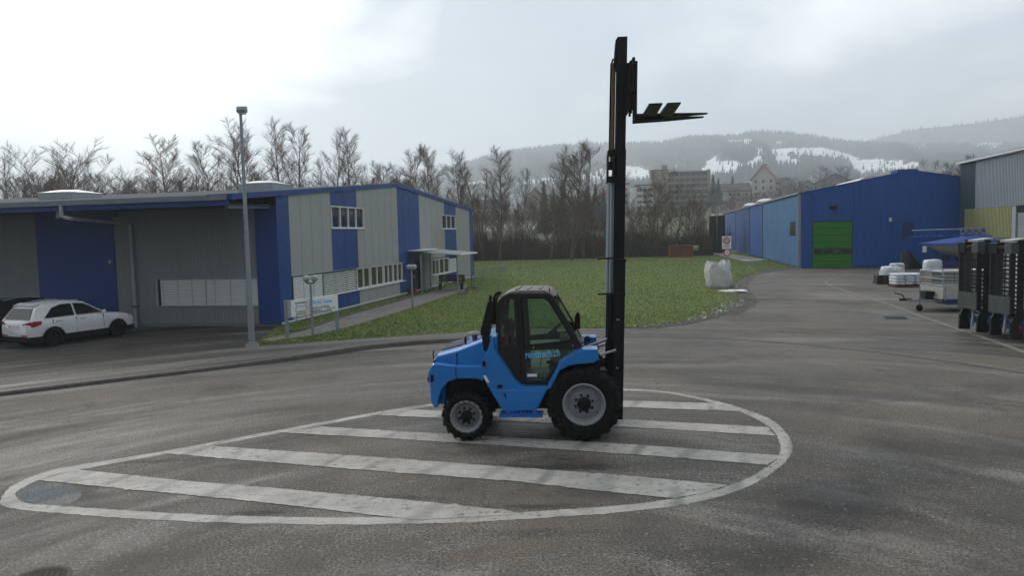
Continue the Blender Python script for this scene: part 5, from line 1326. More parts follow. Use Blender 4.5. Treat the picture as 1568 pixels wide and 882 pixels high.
VAR = [bare_tree(1, 15, .34, 0, .75, 22, 8, 7, .22), bare_tree(2, 15, .24, .03, 1.3, 26, 7, 7, .18), bare_tree(3, 15, .46, 0, .75, 24, 8, 7, .18, forks=3),
       bare_tree(4, 15, .20, -.02, 1.6, 24, 6, 7, .25, forks=2), bare_tree(5, 15, .40, .05, .9, 22, 8, 8, .15, forks=4), bare_tree(6, 15, .30, .02, 1.0, 18, 6, 6, .3, tr=.009)]
for tm, cm in VAR:
    zc_ = np.empty(len(cm.vertices) * 3, np.float32); cm.vertices.foreach_get('co', zc_); k_ = 14.6 / float(zc_[2::3].max())
    for me in (tm, cm):
        a_ = np.empty(len(me.vertices) * 3, np.float32); me.vertices.foreach_get('co', a_); me.vertices.foreach_set('co', a_ * k_)
for tm, cm in VAR:
    tm.materials.append(M['bark']); cm.materials.append(M['twig'])
    for me in (tm, cm):
        me.validate(); me.update()
VB = []
for tm, cm in VAR:
    a = tm.copy(); b_ = cm.copy(); a.materials.clear(); b_.materials.clear(); a.materials.append(M['bark_brown']); b_.materials.append(M['twig_red']); VB.append((a, b_))
def tree(u, vtop, y, var, label, group=None, brown=False, wide=1.0, zb=None, rz=None):
    x = AT(u, 300, y)[0]; z0 = tz(x, y) if zb is None else zb; top = AT(u, vtop, y)[2]; s = (top - z0) / 14.6
    t = thing('bare_tree', label, 'tree', (x, y, z0 - .05), random.uniform(0, 6.28) if rz is None else rz, group)
    t.scale = (s * wide, s * wide, s)
    tm, cm = (VB if brown else VAR)[var]
    for nm, me in (('trunk', tm), ('crown', cm)):
        o = bpy.data.objects.new(nm, me); col.objects.link(o); o.parent = t
    return t
random.seed(21)
L_ = [ # u, top v, y, variant, wide, brown, label
 (12, 224, 76, 1, 1.0, 0, 'bare tree at the far left edge of the picture, above the office roof'),
 (48, 215, 80, 3, 1.2, 0, 'narrow bare tree second from the left above the office roof'),
 (78, 203, 74, 2, 1.25, 0, 'broad many-stemmed bare tree rising highest at the far left'),
 (112, 226, 82, 4, 1.0, 0, 'bushy bare tree just left of the first roof light'),
 (140, 240, 84, 2, 1.0, 0, 'rounded bare tree right above the first roof light'),
 (168, 252, 88, 4, .9, 1, 'brownish low bare tree right of the first roof light'),
 (196, 262, 86, 2, .9, 1, 'small brownish bare tree in the low gap of the tree line'),
 (226, 252, 92, 5, 1.0, 0, 'thin pale bare tree left of the round solitary crown'),
 (262, 194, 78, 0, 1.25, 0, 'tall bare tree with rounded open crown above the office roof'),
 (292, 232, 84, 5, 1.1, 0, 'slender bare tree right beside the rounded open crown'),
 (325, 212, 82, 5, 1.3, 0, 'leaning bare tree with sparse limbs left of the street lamp'),
 (352, 190, 76, 0, 1.1, 0, 'bare tree directly behind the street lamp pole, left side'),
 (392, 170, 80, 0, 1.1, 0, 'tallest bare tree, just right of the street lamp head'),
 (425, 172, 82, 1, 1.1, 0, 'tall bare poplar above the second roof light, left one'),
 (452, 180, 84, 1, 1.0, 0, 'tall bare poplar above the second roof light, right one'),
 (476, 200, 88, 3, 1.0, 0, 'thin bare tree between the two pairs of tall poplars'),
 (497, 186, 80, 0, .9, 0, 'bare tree with many fine branches left of the narrow poplar'),
 (533, 188, 78, 1, 1.1, 0, 'narrow dense bare poplar standing alone above the upper window'),
 (572, 238, 72, 4, 1.0, 1, 'low dark round bare tree behind the roof ridge'),
 (548, 246, 74, 2, 1.0, 1, 'low dark spreading bare tree left of the roof ridge'),
 (612, 212, 90, 3, 1.2, 0, 'bare forked tree above the roof ridge'),
 (628, 220, 94, 1, .9, 0, 'thin upright bare tree next to the forked tree above the ridge'),
 (655, 216, 92, 1, 1.1, 0, 'upright bare tree above the falling roof edge'),
 (690, 218, 98, 3, 1.2, 0, 'bare tree with paired stems behind the office corner'),
 (712, 222, 100, 0, 1.0, 0, 'bare tree rising right behind the far office corner'),
 (738, 216, 102, 3, 1.2, 0, 'first tall bare tree right of the office building'),
 (762, 218, 100, 1, 1.3, 0, 'bare upright tree with reddish top right of the office building'),
 (798, 254, 108, 5, .9, 0, 'thin lone bare tree in front of the snowy village'),
 (842, 214, 98, 0, 1.1, 0, 'bare tree at the left flank of the tallest crown beside the mast'),
 (872, 203, 96, 2, 1.15, 0, 'big bare tree with fan shaped crown left of the mast'),
 (893, 226, 99, 3, 1.0, 0, 'bare tree between the fan shaped crown and the mast'),
 (965, 290, 105, 5, 1.1, 0, 'thin bare tree just right of the mast'),
 (1007, 250, 104, 4, 1.1, 1, 'brownish bare tree in front of the high-rise end wall'),
 (1030, 268, 102, 2, 1.0, 1, 'spreading bare tree in front of the high-rise balconies'),
 (1062, 285, 108, 4, 1.0, 1, 'reddish bare tree at the right end of the high-rise'),
 (1092, 296, 250, 2, 1.2, 1, 'brown bushy tree below the low hip roofed house'),
 (1120, 285, 240, 4, 1.2, 1, 'brown bushy tree left of the tall red-roofed house'),
 (1148, 290, 230, 2, 1.3, 1, 'brown bushy tree at the foot of the tall red-roofed house'),
 (1172, 292, 220, 4, 1.1, 1, 'bare shrub-like tree covering the lower floors of the red-roofed house'),
 (1190, 288, 235, 0, 1.1, 1, 'bare tree in front of the right side of the red-roofed house'),
 (1223, 268, 260, 4, 1.3, 1, 'dense reddish bare tree right of the red-roofed house'),
 (1268, 250, 300, 2, 1.2, 0, 'grey bare tree above the grey gabled house, left crown'),
 (1292, 247, 300, 2, 1.3, 0, 'grey bare tree above the grey gabled house, right crown'),
 (1442, 240, 150, 4, 1.2, 0, 'dark bare tree behind the ridge of the blue hall'),
 (1463, 230, 150, 2, 1.3, 0, 'dark dense bare tree rising between hall and warehouse'),
 (1478, 238, 155, 4, 1.1, 0, 'dark bare tree partly hidden by the warehouse corner'),
]
for u, v, y, var, wd, br, lb in L_: tree(u, v, y, var, lb, None, bool(br), wd)
gl_ = 'young bare tree in the thicket along the far edge of the lawn'
for i in range(46):
    u = 722 + i * 8.0 + random.uniform(-6, 6)
    if 1018 < u < 1066: continue
    y = random.uniform(99, 122); v = random.uniform(286, 330) if u < 930 else random.uniform(305, 345)
    tree(u, v, y, random.choice([0, 1, 3, 5, 5]), gl_, 'young trees of the thicket', random.random() < .6, random.uniform(.8, 1.2))
for i in range(32):
    tree(8 + i * 19.5 + random.uniform(-12, 12), random.uniform(236, 280), random.uniform(90, 112), random.choice([2, 4, 0]), 'low bare tree filling the tree line behind the office roof', 'low trees behind the office roof', random.random() < .75, 1.15)
# conifers of the village
def conifer(seed, H):
    r_ = random.Random(seed); tr_ = MB(); tr_.tube((0, 0, 0), (0, 0, H), .22, .03, 6); cr_ = MB(); n = 34
    for i in range(n):
        t = i / n; z = H * (.06 + .94 * t); L = (H * .20) * (1 - t) ** .85 + .25
        for k in range(9):
            a = 2 * math.pi * (k + r_.random()) / 9; l = L * r_.uniform(.75, 1.15); w_ = .32 * l + .12
            c_, s_ = math.cos(a), math.sin(a); zt = z - l * r_.uniform(.25, .5)
            cr_.add([(0, 0, z + .25), (c_ * l * .6 - s_ * w_, s_ * l * .6 + c_ * w_, (z + zt) / 2), (c_ * l, s_ * l, zt), (c_ * l * .6 + s_ * w_, s_ * l * .6 - c_ * w_, (z + zt) / 2)], [(0, 1, 2), (0, 2, 3)])
    return tr_.mesh('trunk'), cr_.mesh('crown')
CV = [conifer(1, 14), conifer(2, 14)]
for a, b_ in CV: a.materials.append(M['bark_brown']); b_.materials.append(M['conifer'])
for i, (u, v, y, lb) in enumerate([(833, 276, 200, 'dark pointed spruce behind the bare trees, left of the fan shaped crown'), (848, 288, 205, 'second spruce of the group left of the fan shaped crown'), (862, 274, 190, 'dark spruce directly behind the fan shaped crown'),
    (899, 282, 210, 'left of the two spruces beside the mast'), (912, 280, 205, 'right of the two spruces beside the mast'), (924, 286, 215, 'spruce hidden close behind the mast'),
    (1092, 266, 330, 'dark spruce at the right end of the high-rise'), (1100, 272, 325, 'smaller spruce beside the one at the high-rise end'), (1122, 268, 360, 'spruce tip behind the hip roofed house'), (1316, 280, 340, 'spruce just above the hall roof beside the ridge light')]):
    x = AT(u, 300, y)[0]; z0 = tz(x, y); top = AT(u, v, y)[2]; s = (top - z0) / 14
    t = thing('spruce_tree', lb, 'tree', (x, y, z0), i * 1.3); t.scale = (s, s, s)
    for nm, me in (('trunk', CV[i % 2][0]), ('crown', CV[i % 2][1])):
        o = bpy.data.objects.new(nm, me); col.objects.link(o); o.parent = t

# thicket of stems and brambles along the far edge of the lawn
def twigs(name, N, xf, yf, h0, h1, wd, m, label, zf=tz, lean=.25, k=1.0):
    y = yf(N); x = xf(y, N); h = rng.uniform(h0, h1, N) * (.72 + .26 * np.sin(x * .55 + 1.3) * np.sin(x * .23) + .18 * np.sin(x * 1.7 + y * .3))
    z = np.array([zf(a, b_) for a, b_ in zip(x, y)]) - .1
    an = rng.uniform(0, 3.14, N); w = rng.uniform(.5, 1.2, N) * wd
    hb = h * rng.random(N) ** 1.2 * .75
    base_ = np.stack([x, y, z + hb], 1); sd = np.stack([np.cos(an) * w, np.sin(an) * w * .3, np.zeros(N)], 1)
    tip = base_ + np.stack([rng.normal(0, lean, N) * h * .5, rng.normal(0, lean, N) * h * .5, h * rng.uniform(.25, .6, N)], 1)
    o = tri_cloud(name, base_, tip, sd, m); o['label'] = label; o['category'] = 'thicket'; return o
def xr(u0, u1): return lambda y, n: (rng.uniform(u0, u1, n) - 784) / F * y
clump = lambda y0, y1: (lambda n: rng.uniform(y0, y1, n))
twigs('thicket', 30000, xr(716, 1092), clump(104, 122), 1.5, 4.4, .05, M['thicket'], 'dark tangled thicket along the far edge of the lawn', zf=lambda a, b_: 0.0)
twigs('hedge_undergrowth', 24000, xr(716, 1092), clump(101, 108), .8, 2.7, .06, M['thicket'], 'low dark brush at the foot of the thicket', zf=lambda a, b_: 0.0)
twigs('slope_scrub', 12000, xr(640, 1290), clump(250, 330), 2, 5.5, .10, M['twig_red'], 'brown leafless scrub covering the slope below the houses')
twigs('river_brush', 9000, xr(640, 1180), clump(124, 150), 2, 5.5, .06, M['thicket'], 'leafless brush behind the thicket')
twigs('village_trees', 12000, xr(600, 1320), clump(332, 420), 4, 9, .13, M['twig_red'], 'leafless garden trees among the houses of the village')
# bundled posts of plant growth at the right of the lawn end


# ------------------------------------------------------------------ cars
def plate_holes(outer, holes, y0, y1):
    from mathutils.geometry import tessellate_polygon
    loops = [outer] + holes; flat = [p for l in loops for p in l]; n = len(flat)
    tris = tessellate_polygon([[Vector((a, b, 0)) for a, b in l] for l in loops])
    m_ = MB(); vs = [(a, y0, b) for a, b in flat] + [(a, y1, b) for a, b in flat]
    fs = [tuple(t) for t in tris] + [tuple(n + i for i in t[::-1]) for t in tris]; o = 0
    for l in loops:
        k = len(l); fs += [(o + i, o + (i + 1) % k, n + o + (i + 1) % k, n + o + i) for i in range(k)]; o += k
    m_.v = vs; m_.f = fs; return m_
def car(name, label, loc, rz, paint, H=1.6, L=4.39, wb=2.6, suv=True, rim=M['black_steel'], lights=True):
    t = thing(name, label, 'car', loc, rz)
    hw = .90; rear, front = -.86, L - .86
    k_ = H / 1.6
    def arch(x, z0=.42):
        z = z0
        for xc in (0, wb):
            d = abs(x - xc)
            if d < .43: z = max(z, .30 + math.sqrt(.43 ** 2 - d * d))
        return z
    def top(x):
        P = [(rear, .86), (rear + .10, 1.0), (.3, 1.06), (1.4, 1.04), (2.05, 1.02), (2.25, 1.0), (2.9, .95), (3.25, .87), (3.42, .76), (front, .62)]
        return float(np.interp(x, [p[0] for p in P], [p[1] * (k_ if not suv else 1) for p in P]))
    def wid(x):
        return float(np.interp(x, [rear, rear + .12, rear + .5, .5, 2.6, 3.2, 3.42, front], [.70, .82, .895, .915, .905, .85, .74, .58]))
    xs_ = sorted(set([rear, rear + .05, rear + .12, rear + .25, front, front - .04, front - .12, front - .25] + [round(-.43 + i * .0717, 3) for i in range(13)] + [round(wb - .43 + i * .0717, 3) for i in range(13)] + [.7, 1.1, 1.5, 1.9, 3.3]))
    secs = []
    for x in xs_:
        w = wid(x); zb = arch(x); zt_ = top(x); zm = min(max(.66, zb + .02), zt_ - .05)
        half = [(w - .02, zb), (w + .005, zm), (w - .005, (zm + zt_) / 2 + .03), (w - .035, zt_ - .03), (w - .10, zt_), (w * .5, zt_ + .02), (.0, zt_ + .03)]
        secs.append([(x, -a, z) for a, z in half] + [(x, a, z) for a, z in half[::-1][1:]])
    body = MB().loft(secs).build('body', paint, t, smooth=35)
    # greenhouse
    prof = [(rear + .10, 1.0, 1.0), (rear + .40, 1.0, 1.46), (rear + .62, 1.0, 1.53), (.5, 1.0, 1.60), (1.0, 1.0, 1.585), (1.38, 1.0, 1.53), (1.85, 1.0, 1.24), (2.2, 1.0, 1.01)]
    if not suv: prof = [(rear + .45, .98, .99), (-.05, .98, 1.30), (.3, .98, 1.40), (.7, .98, 1.44), (1.1, .98, 1.42), (1.4, .98, 1.36), (1.8, .98, 1.16), (2.2, .98, .99)]
    def sy(z): return .855 - (z - 1.0) * .44
    secs = []
    for x, z0, z1 in prof:
        y1 = sy(z1); half = [(sy(1.0), .96), (y1 + (.0), z1 - .03 if z1 > 1.05 else .98), (y1 - .06, z1), (y1 * .5, z1 + .025 * (z1 > 1.3)), (0, z1 + .03 * (z1 > 1.3))]
        secs.append([(x, -a, z) for a, z in half] + [(x, a, z) for a, z in half[::-1][1:]])
    MB().loft(secs).build('roof', paint, t, smooth=40)
    wins = [[(-.28, 1.065), (.86, 1.075), (.86, 1.50), (.45, 1.50), (.10, 1.40)], [(.94, 1.075), (2.02, 1.06), (1.62, 1.32), (1.33, 1.47), (.94, 1.50)]]
    if not suv: wins = [[(-.15, 1.01), (.80, 1.02), (.80, 1.35), (.35, 1.33), (.1, 1.25)], [(.88, 1.02), (1.95, 1.01), (1.62, 1.20), (1.36, 1.31), (.88, 1.36)]]
    for sgn_ in (-1, 1):
        for wv in wins:
            m_ = MB(); vs = [(x, sgn_ * (sy(z) + .012), z) for x, z in wv] + [(x, sgn_ * (sy(z) - .03), z) for x, z in wv]; n = len(wv)
            m_.add(vs, [tuple(range(n)), tuple(range(2 * n - 1, n - 1, -1))] + [(i, (i + 1) % n, n + (i + 1) % n, n + i) for i in range(n)])
            m_.build('side_window', M['car_glass'], t)
        m_ = MB(); m_.bar((1.93, sgn_ * .93, 1.10), (2.03, sgn_ * 1.0, 1.11), .11, .12); m_.build('wing_mirror', paint, t, bevel=.02)
        for x in (.05, 1.0): MB().bar((x + .05, sgn_ * .918, .92), (x + .25, sgn_ * .918, .925), .025, .025).build('door_handle', M['silver'], t)
        for x in (.88, 1.98, -.02 + .0): MB().box(x, x + .012, sgn_ * .85, sgn_ * .9135, .50 if x > .1 else .84, 1.0).build('door_gap', M['black_plastic'], t)
        # dark arch and sill cladding
        m_ = MB(); sec2 = []
        for x in xs_:
            if x < rear + .04 or x > front - .1: continue
            w = wid(x) + .004; z = arch(x); zl = .26 if z <= .421 else max(.26, z - .055)
            sec2.append([(x, sgn_ * (w - .10), zl), (x, sgn_ * w, zl), (x, sgn_ * w, z + .012), (x, sgn_ * (w - .10), z + .012)])
        m_.loft(sec2); m_.build('lower_cladding', M['black_plastic'], t)
        # lamps
        if lights:
            m_ = MB(); 
            pts = [(rear + .0, sgn_ * .50), (rear + .045, sgn_ * .70), (rear + .15, sgn_ * .84), (rear + .38, sgn_ * .905)]
            sec3 = [[(x - .012, y + .010 * sgn_, z0), (x - .012, y + .010 * sgn_, z1), (x + .06, y - .03 * sgn_, z1), (x + .06, y - .03 * sgn_, z0)] for (x, y), (z0, z1) in zip(pts, [(.86, .90), (.80, .95), (.78, .985), (.86, .985)])]
            m_.loft(sec3); m_.build('tail_light', M['tail_red'], t, smooth=50)
            MB().box(rear - .02, rear + .05, sgn_ * .40, sgn_ * .70, .47, .51).build('reflector', M['tail_red'], t)
        m_ = MB(); m_.loft([[(3.12, sgn_ * .885, .80), (3.12, sgn_ * .885, .88), (3.1, sgn_ * .8, .9), (3.1, sgn_ * .8, .8)], [(3.40, sgn_ * .68, .72), (3.40, sgn_ * .68, .80), (3.36, sgn_ * .6, .82), (3.36, sgn_ * .6, .72)]])
        m_.build('headlight', M['lamp_glass'], t)
    # rear window and windscreen
    xr0, zr0, xr1, zr1 = (rear + .125, 1.06, rear + .375, 1.42) if suv else (rear + .62, 1.02, .0, 1.27)
    m_ = MB(); dx = -.025
    m_.add([(xr0 + dx, -.70, zr0), (xr0 + dx, .70, zr0), (xr1 + dx, .56, zr1), (xr1 + dx, -.56, zr1), (xr0 + .05, -.70, zr0), (xr0 + .05, .70, zr0), (xr1 + .05, .56, zr1), (xr1 + .05, -.56, zr1)], [(0, 1, 2, 3), (7, 6, 5, 4), (0, 4, 5, 1), (1, 5, 6, 2), (2, 6, 7, 3), (3, 7, 4, 0)])
    m_.build('rear_window', M['car_glass'], t)
    m_ = MB(); m_.add([(2.17, -.74, 1.05), (2.17, .74, 1.05), (1.43, .58, 1.53 if suv else 1.36), (1.43, -.58, 1.53 if suv else 1.36)], [(0, 1, 2, 3)]); m_.build('windscreen', M['car_glass'], t)
    MB().box(rear - .005, rear + .1, -.70, .70, .28, .46).build('rear_bumper', M['black_plastic'], t, bevel=.02)
    pl_ = MB().box(rear - .018, rear + .0, -.26, .26, .74, .86).build('number_plate', M['decal_white'], t)
    MB().box(rear - .022, rear - .018, .20, .25, .76, .84).build('plate_badge', M['sign_red'], t)
    if suv:
        MB().bar((rear + .37, 0, 1.50), (rear + .62, 0, 1.585), 1.15, .03).build('roof_spoiler', paint, t)
        for s_ in (-1, 1): MB().path([(-.1, s_ * .60, 1.565), (.5, s_ * .60, 1.635), (1.2, s_ * .60, 1.60)], .015, 5).build('roof_rail', M['silver'], t)
    MB().box(rear + .15, front - .3, -.8, .8, .22, .5).build('underbody', M['black_plastic'], t)
    for xc in (0, wb):
        for sgn_ in (-1, 1):
            w = bpy.data.objects.new('wheel', None); col.objects.link(w); w.parent = t; w.location = (xc, sgn_ * .90, .345)
            o = MB().lathe([(.24, .0), (.31, -.005 * sgn_), (.345, -.03 * sgn_), (.35, -.11 * sgn_), (.345, -.20 * sgn_), (.30, -.23 * sgn_), (.1, -.23 * sgn_)], 28).build('tyre', M['rubber'], w, smooth=40)
            MB().lathe([(.25, -.008 * sgn_), (.235, -.02 * sgn_), (.22, -.07 * sgn_), (.05, -.06 * sgn_), (.001, -.05 * sgn_)], 24).build('rim', rim, w, smooth=30)
            sp = MB()
            for i in range(5):
                a = i * 2 * math.pi / 5 + .3; sp.bar((math.cos(a) * .04, -.03 * sgn_, math.sin(a) * .04), (math.cos(a) * .235, -.022 * sgn_, math.sin(a) * .235), .03, .05)
            sp.build('spokes', M['black_plastic'], w)
    return t
rw, fwp = Vector(G(85, 531)), Vector(G(185, 516)); dd_ = fwp - rw; hd_ = math.atan2(dd_.y, dd_.x)
latr = Vector((math.sin(hd_), -math.cos(hd_), 0))      # towards the visible side
car('parked_suv', 'white compact SUV parked in front of the office, seen from behind', tuple(rw - latr * .88), hd_, M['car_white']).scale = (.965, .965, .965)
bc = rw - latr * .88 - latr * 2.75 + dd_.normalized() * .25
car('parked_car', 'black low car parked at the left picture edge beside the white SUV', tuple(bc), hd_ + R(1), M['car_black'], suv=True, H=1.5, lights=False)

# ------------------------------------------------------------------ the forklift
FA = G(894.5, 677.5); FZ = R(-5.18)
FK = thing('forklift', 'bright blue rough terrain forklift with raised black mast and closed cab on the painted island', 'forklift', FA, FZ)
TB, BS, CG = M['truck_blue'], M['black_steel'], M['cab_grey']
FW_ = 2.0
def mir(poly_fn):
    """build near side then mirrored far side"""
    for a in (False, True): poly_fn(lambda y: FW_ - y if a else y)
def tractor_wheel(x, r, w, rim_r, far, nlug, label=None):
    e_ = bpy.data.objects.new('wheel', None); col.objects.link(e_); e_.parent = FK
    e_.location = (x, 0 if not far else FW_, r); s_ = -1 if far else 1
    q = lambda L: [(a, b * s_) for a, b in L]
    rr = r - .03
    MB().lathe(q([(rim_r, .045), (rim_r + .02, .02), (rim_r + (rr - rim_r) * .5, -.0), (rr - .05, .012), (rr - .005, .06), (rr, w * .3), (rr, w * .7), (rr - .005, w - .06), (rr - .05, w - .012), (rim_r + (rr - rim_r) * .5, w), (rim_r + .02, w - .02), (rim_r, w - .045)]), 64).build('tyre', M['rubber'], e_, smooth=50)
    lg = MB()
    for side in (0, 1):
        for i in range(nlug):
            a0 = 2 * math.pi * (i + .5 * side) / nlug
            vs = []
            segs = [(w * .52, a0, rr - .004), (w * .25, a0 + .10, rr - .004), (w * .07, a0 + .16, rr - .012), (-.004, a0 + .19, rr - .075), (.004, a0 + .21, rr - .14)]
            for k, (y, a, rad) in enumerate(segs):
                y = y if side == 0 else w - y; y = y * s_
                ha = .048 if k < 3 else .040; up_ = .034 if k < 3 else (.012 if k == 3 else .001)
                yo = (-.014 if k == 3 else 0) * (1 if side == 0 else -1) * s_
                for da, ex in ((-ha, 0), (ha, 0), (ha * .75, up_), (-ha * .75, up_)):
                    vs.append(((rad + ex) * math.cos(a + da), y + (yo if ex else 0), (rad + ex) * math.sin(a + da)))
            lg.loft([vs[4 * k:4 * k + 4] for k in range(5)])
    lo = lg.build('tread_lugs', M['rubber'], e_); lo['kind'] = 'stuff'
    MB().lathe(q([(rim_r + .005, .04), (rim_r + .018, .018), (rim_r - .004, .008), (rim_r - .022, .03), (rim_r - .032, .10), (rim_r - .05, .115), (rim_r - .062, .17), (rim_r - .075, .165), (.19 if r > .5 else .15, .135), (.13, .11), (.001, .11)]), 48).build('rim', M['rim_grey'], e_, smooth=35)
    hr = .115 if r > .5 else .098
    MB().lathe(q([(.001, .015), (hr * .7, .015), (hr, .035), (hr, .11), (hr + .018, .115)]), 20).build('hub', M['black_plastic'], e_, smooth=35)
    for i in range(8):
        a = 2 * math.pi * (i + .4) / 8; rad = hr + .035
        MB().lathe(q([(.001, .065), (.021, .067), (.022, .12)]), 8, rad * math.cos(a), rad * math.sin(a)).build('lug_nut', M['black_plastic'], e_)
    MB().lathe(q([(.001, .06), (.012, .06), (.012, .11)]), 8, -rim_r * .68, rim_r * .62).build('valve', M['decal_white'], e_)
tractor_wheel(.01, .64, .40, .345, False, 19); tractor_wheel(.01, .64, .40, .345, True, 19)
tractor_wheel(-2.0, .435, .32, .265, False, 17); tractor_wheel(-2.0, .435, .32, .265, True, 17)
MB().tube((.01, .12, .64), (.01, 1.88, .64), .10, n=12).build('front_axle', BS, FK, smooth=40); MB().tube((-2, .12, .435), (-2, 1.88, .435), .08, n=12).build('rear_axle', BS, FK, smooth=40)
# chassis
MB().box(-2.40, .45, .50, 1.50, .46, 1.02).build('chassis', BS, FK, bevel=.02)
MB().ext([(-2.44, .98), (-1.45, .98), (-1.45, 1.30), (-2.44, 1.30)], .40, 1.60).build('engine_bay', M['black_plastic'], FK)
MB().box(-.58, .30, .46, 1.54, .9, 1.30).build('front_deck', M['black_plastic'], FK, bevel=.02)
# engine hood
secs = []
for x, ze in ((-2.57, 1.38), (-2.52, 1.44), (-2.16, 1.535), (-1.71, 1.70), (-1.46, 1.79)):
    a = .26 if x < -2.3 else .20
    secs.append([(x, a, 1.24), (x, a, ze), (x + .02, a + .10, ze + .055), (x + .02, FW_ - a - .10, ze + .055), (x, FW_ - a, ze), (x, FW_ - a, 1.24)])
MB().loft(secs).build('engine_hood', TB, FK, bevel=.018)
MB().add([(-2.50, .62, 1.508), (-2.12, .55, 1.612), (-2.12, 1.45, 1.612), (-2.50, 1.38, 1.508), (-2.50, .62, 1.49), (-2.12, .55, 1.59), (-2.12, 1.45, 1.59), (-2.50, 1.38, 1.49)], [(0, 1, 2, 3), (7, 6, 5, 4), (0, 4, 5, 1), (1, 5, 6, 2), (2, 6, 7, 3), (3, 7, 4, 0)]).build('hood_grille', M['black_plastic'], FK)
for yy_ in (.197, 1.803): MB().box(-2.168, -2.152, yy_ - .004, yy_ + .004, 1.30, 1.525).build('hood_gap', M['black_plastic'], FK)
for yy_ in (.197, 1.803): MB().box(-2.16, -1.62, yy_ - .004, yy_ + .004, 1.292, 1.304).build('hood_gap', M['black_plastic'], FK)
# rear fenders with wheel arch, counterweight
fend = [(-2.60, 1.30), (-2.54, 1.36), (-2.16, 1.315), (-1.70, 1.315), (-1.66, 1.20), (-1.70, 1.04), (-1.80, 1.08), (-2.14, 1.085), (-2.30, 1.03), (-2.42, .91), (-2.485, .72), (-2.50, .58), (-2.555, .58), (-2.615, .68), (-2.625, .97), (-2.655, 1.18)]
mir(lambda m_: MB().ext(fend, m_(.06), m_(.46)).build('rear_fender', TB, FK, bevel=.03))
for yy_ in (.052, 1.948): MB().box(-2.165, -2.155, yy_ - .003, yy_ + .003, 1.10, 1.31).build('fender_gap', M['black_plastic'], FK)
MB().ext([(-2.66, 1.16), (-2.62, 1.36), (-2.50, 1.42), (-2.42, 1.42), (-2.42, .55), (-2.56, .55), (-2.63, .66), (-2.64, .97)], .44, 1.56).build('counterweight', TB, FK, bevel=.04)
for y in (.12, 1.66): MB().box(-2.675, -2.62, y, y + .22, 1.02, 1.12).build('tail_light', M['red_plastic'], FK, bevel=.01)
mir(lambda m_: MB().box(-2.60, -2.55, m_(.05), m_(.064), 1.04, 1.16).build('side_marker', M['black_plastic'], FK))
# side panels below the cab
up_panel = [(-1.74, 1.30), (-1.47, 1.72), (-1.50, 1.56), (-1.15, 1.02), (-.98, .915), (-.60, .905), (-.60, .92), (-1.52, .90), (-1.60, 1.04), (-1.68, 1.20)]
up_panel = [(-1.72, 1.31), (-1.62, 1.50), (-1.48, 1.76), (-1.42, 1.76), (-1.42, 1.40), (-1.10, .93), (-.60, .90), (-1.50, .88), (-1.60, 1.10)]
mir(lambda m_: MB().ext([(-1.745, 1.32), (-1.70, 1.40), (-1.60, 1.60), (-1.54, 1.80), (-1.50, 1.80), (-1.50, 1.57), (-1.16, 1.04), (-1.08, .96), (-.98, .925), (-.60, .925), (-.60, .87), (-1.50, .87), (-1.60, .98), (-1.68, 1.05), (-1.70, 1.20)], m_(.085), m_(.33)).build('side_panel', TB, FK, bevel=.012))
mir(lambda m_: MB().ext([(-1.655, 1.02), (-1.58, .885), (-1.38, .53), (-1.31, .495), (-.79, .54), (-.61, .885), (-1.50, .885), (-1.62, 1.03)], m_(.07), m_(.36)).build('side_skirt', TB, FK, bevel=.014))
MB().ext([(-1.70, 1.14), (-1.655, 1.14), (-1.59, 1.02), (-1.635, 1.02)], .066, .084).build('white_mark', M['decal_white'], FK)  # slanted white plate beside the rear wheel arch
mir(lambda m_: MB().box(-1.40, -.66, m_(.085), m_(.095), .868, .878).build('skirt_crease', M['black_plastic'], FK))
for (x, z, w, h) in ((-1.46, .925, .09, .045), (-1.36, .80, .035, .02), (-1.33, .74, .02, .08), (-1.70, 1.30, .05, .09)):
    MB().box(x, x + w, .055, .09, z, z + h).build('latch', M['black_plastic'], FK, bevel=.005)
MB().lathe([(.001, .075), (.018, .075), (.018, .095)], 10, -1.31, .79).build('key_lock', M['silver'], FK)
# mounting step
MB().box(-1.43, -.69, -.02, .20, .445, .465).build('step_plate', M['step_blue'], FK); 
k = MB()
for i in range(11): k.box(-1.42 + i * .068, -1.38 + i * .068, -.03, .20, .466, .500)
for y in (-.03, .19): k.box(-1.43, -.69, y, y + .012, .43, .500)
k.build('step_grip', M['step_blue'], FK, kind='stuff')
for x in (-1.30, -.85): MB().box(x, x + .05, .05, .12, .46, .60).build('step_bracket', M['step_blue'], FK)
# front fenders
ff = [(-.63, .90), (-.43, 1.27), (-.41, 1.33), (-.16, 1.50), (.0, 1.575), (.26, 1.575), (.27, 1.40), (.18, 1.345), (-.21, 1.31), (-.385, 1.22), (-.555, .90)]
mir(lambda m_: MB().ext(ff, m_(.04), m_(.46)).build('front_fender', TB, FK, bevel=.014))
mir(lambda m_: MB().ext([(-.21, 1.30), (.18, 1.335), (.27, 1.39), (.30, 1.20), (-.4, 1.15)], m_(.44), m_(.52)).build('wheel_well', M['black_plastic'], FK))
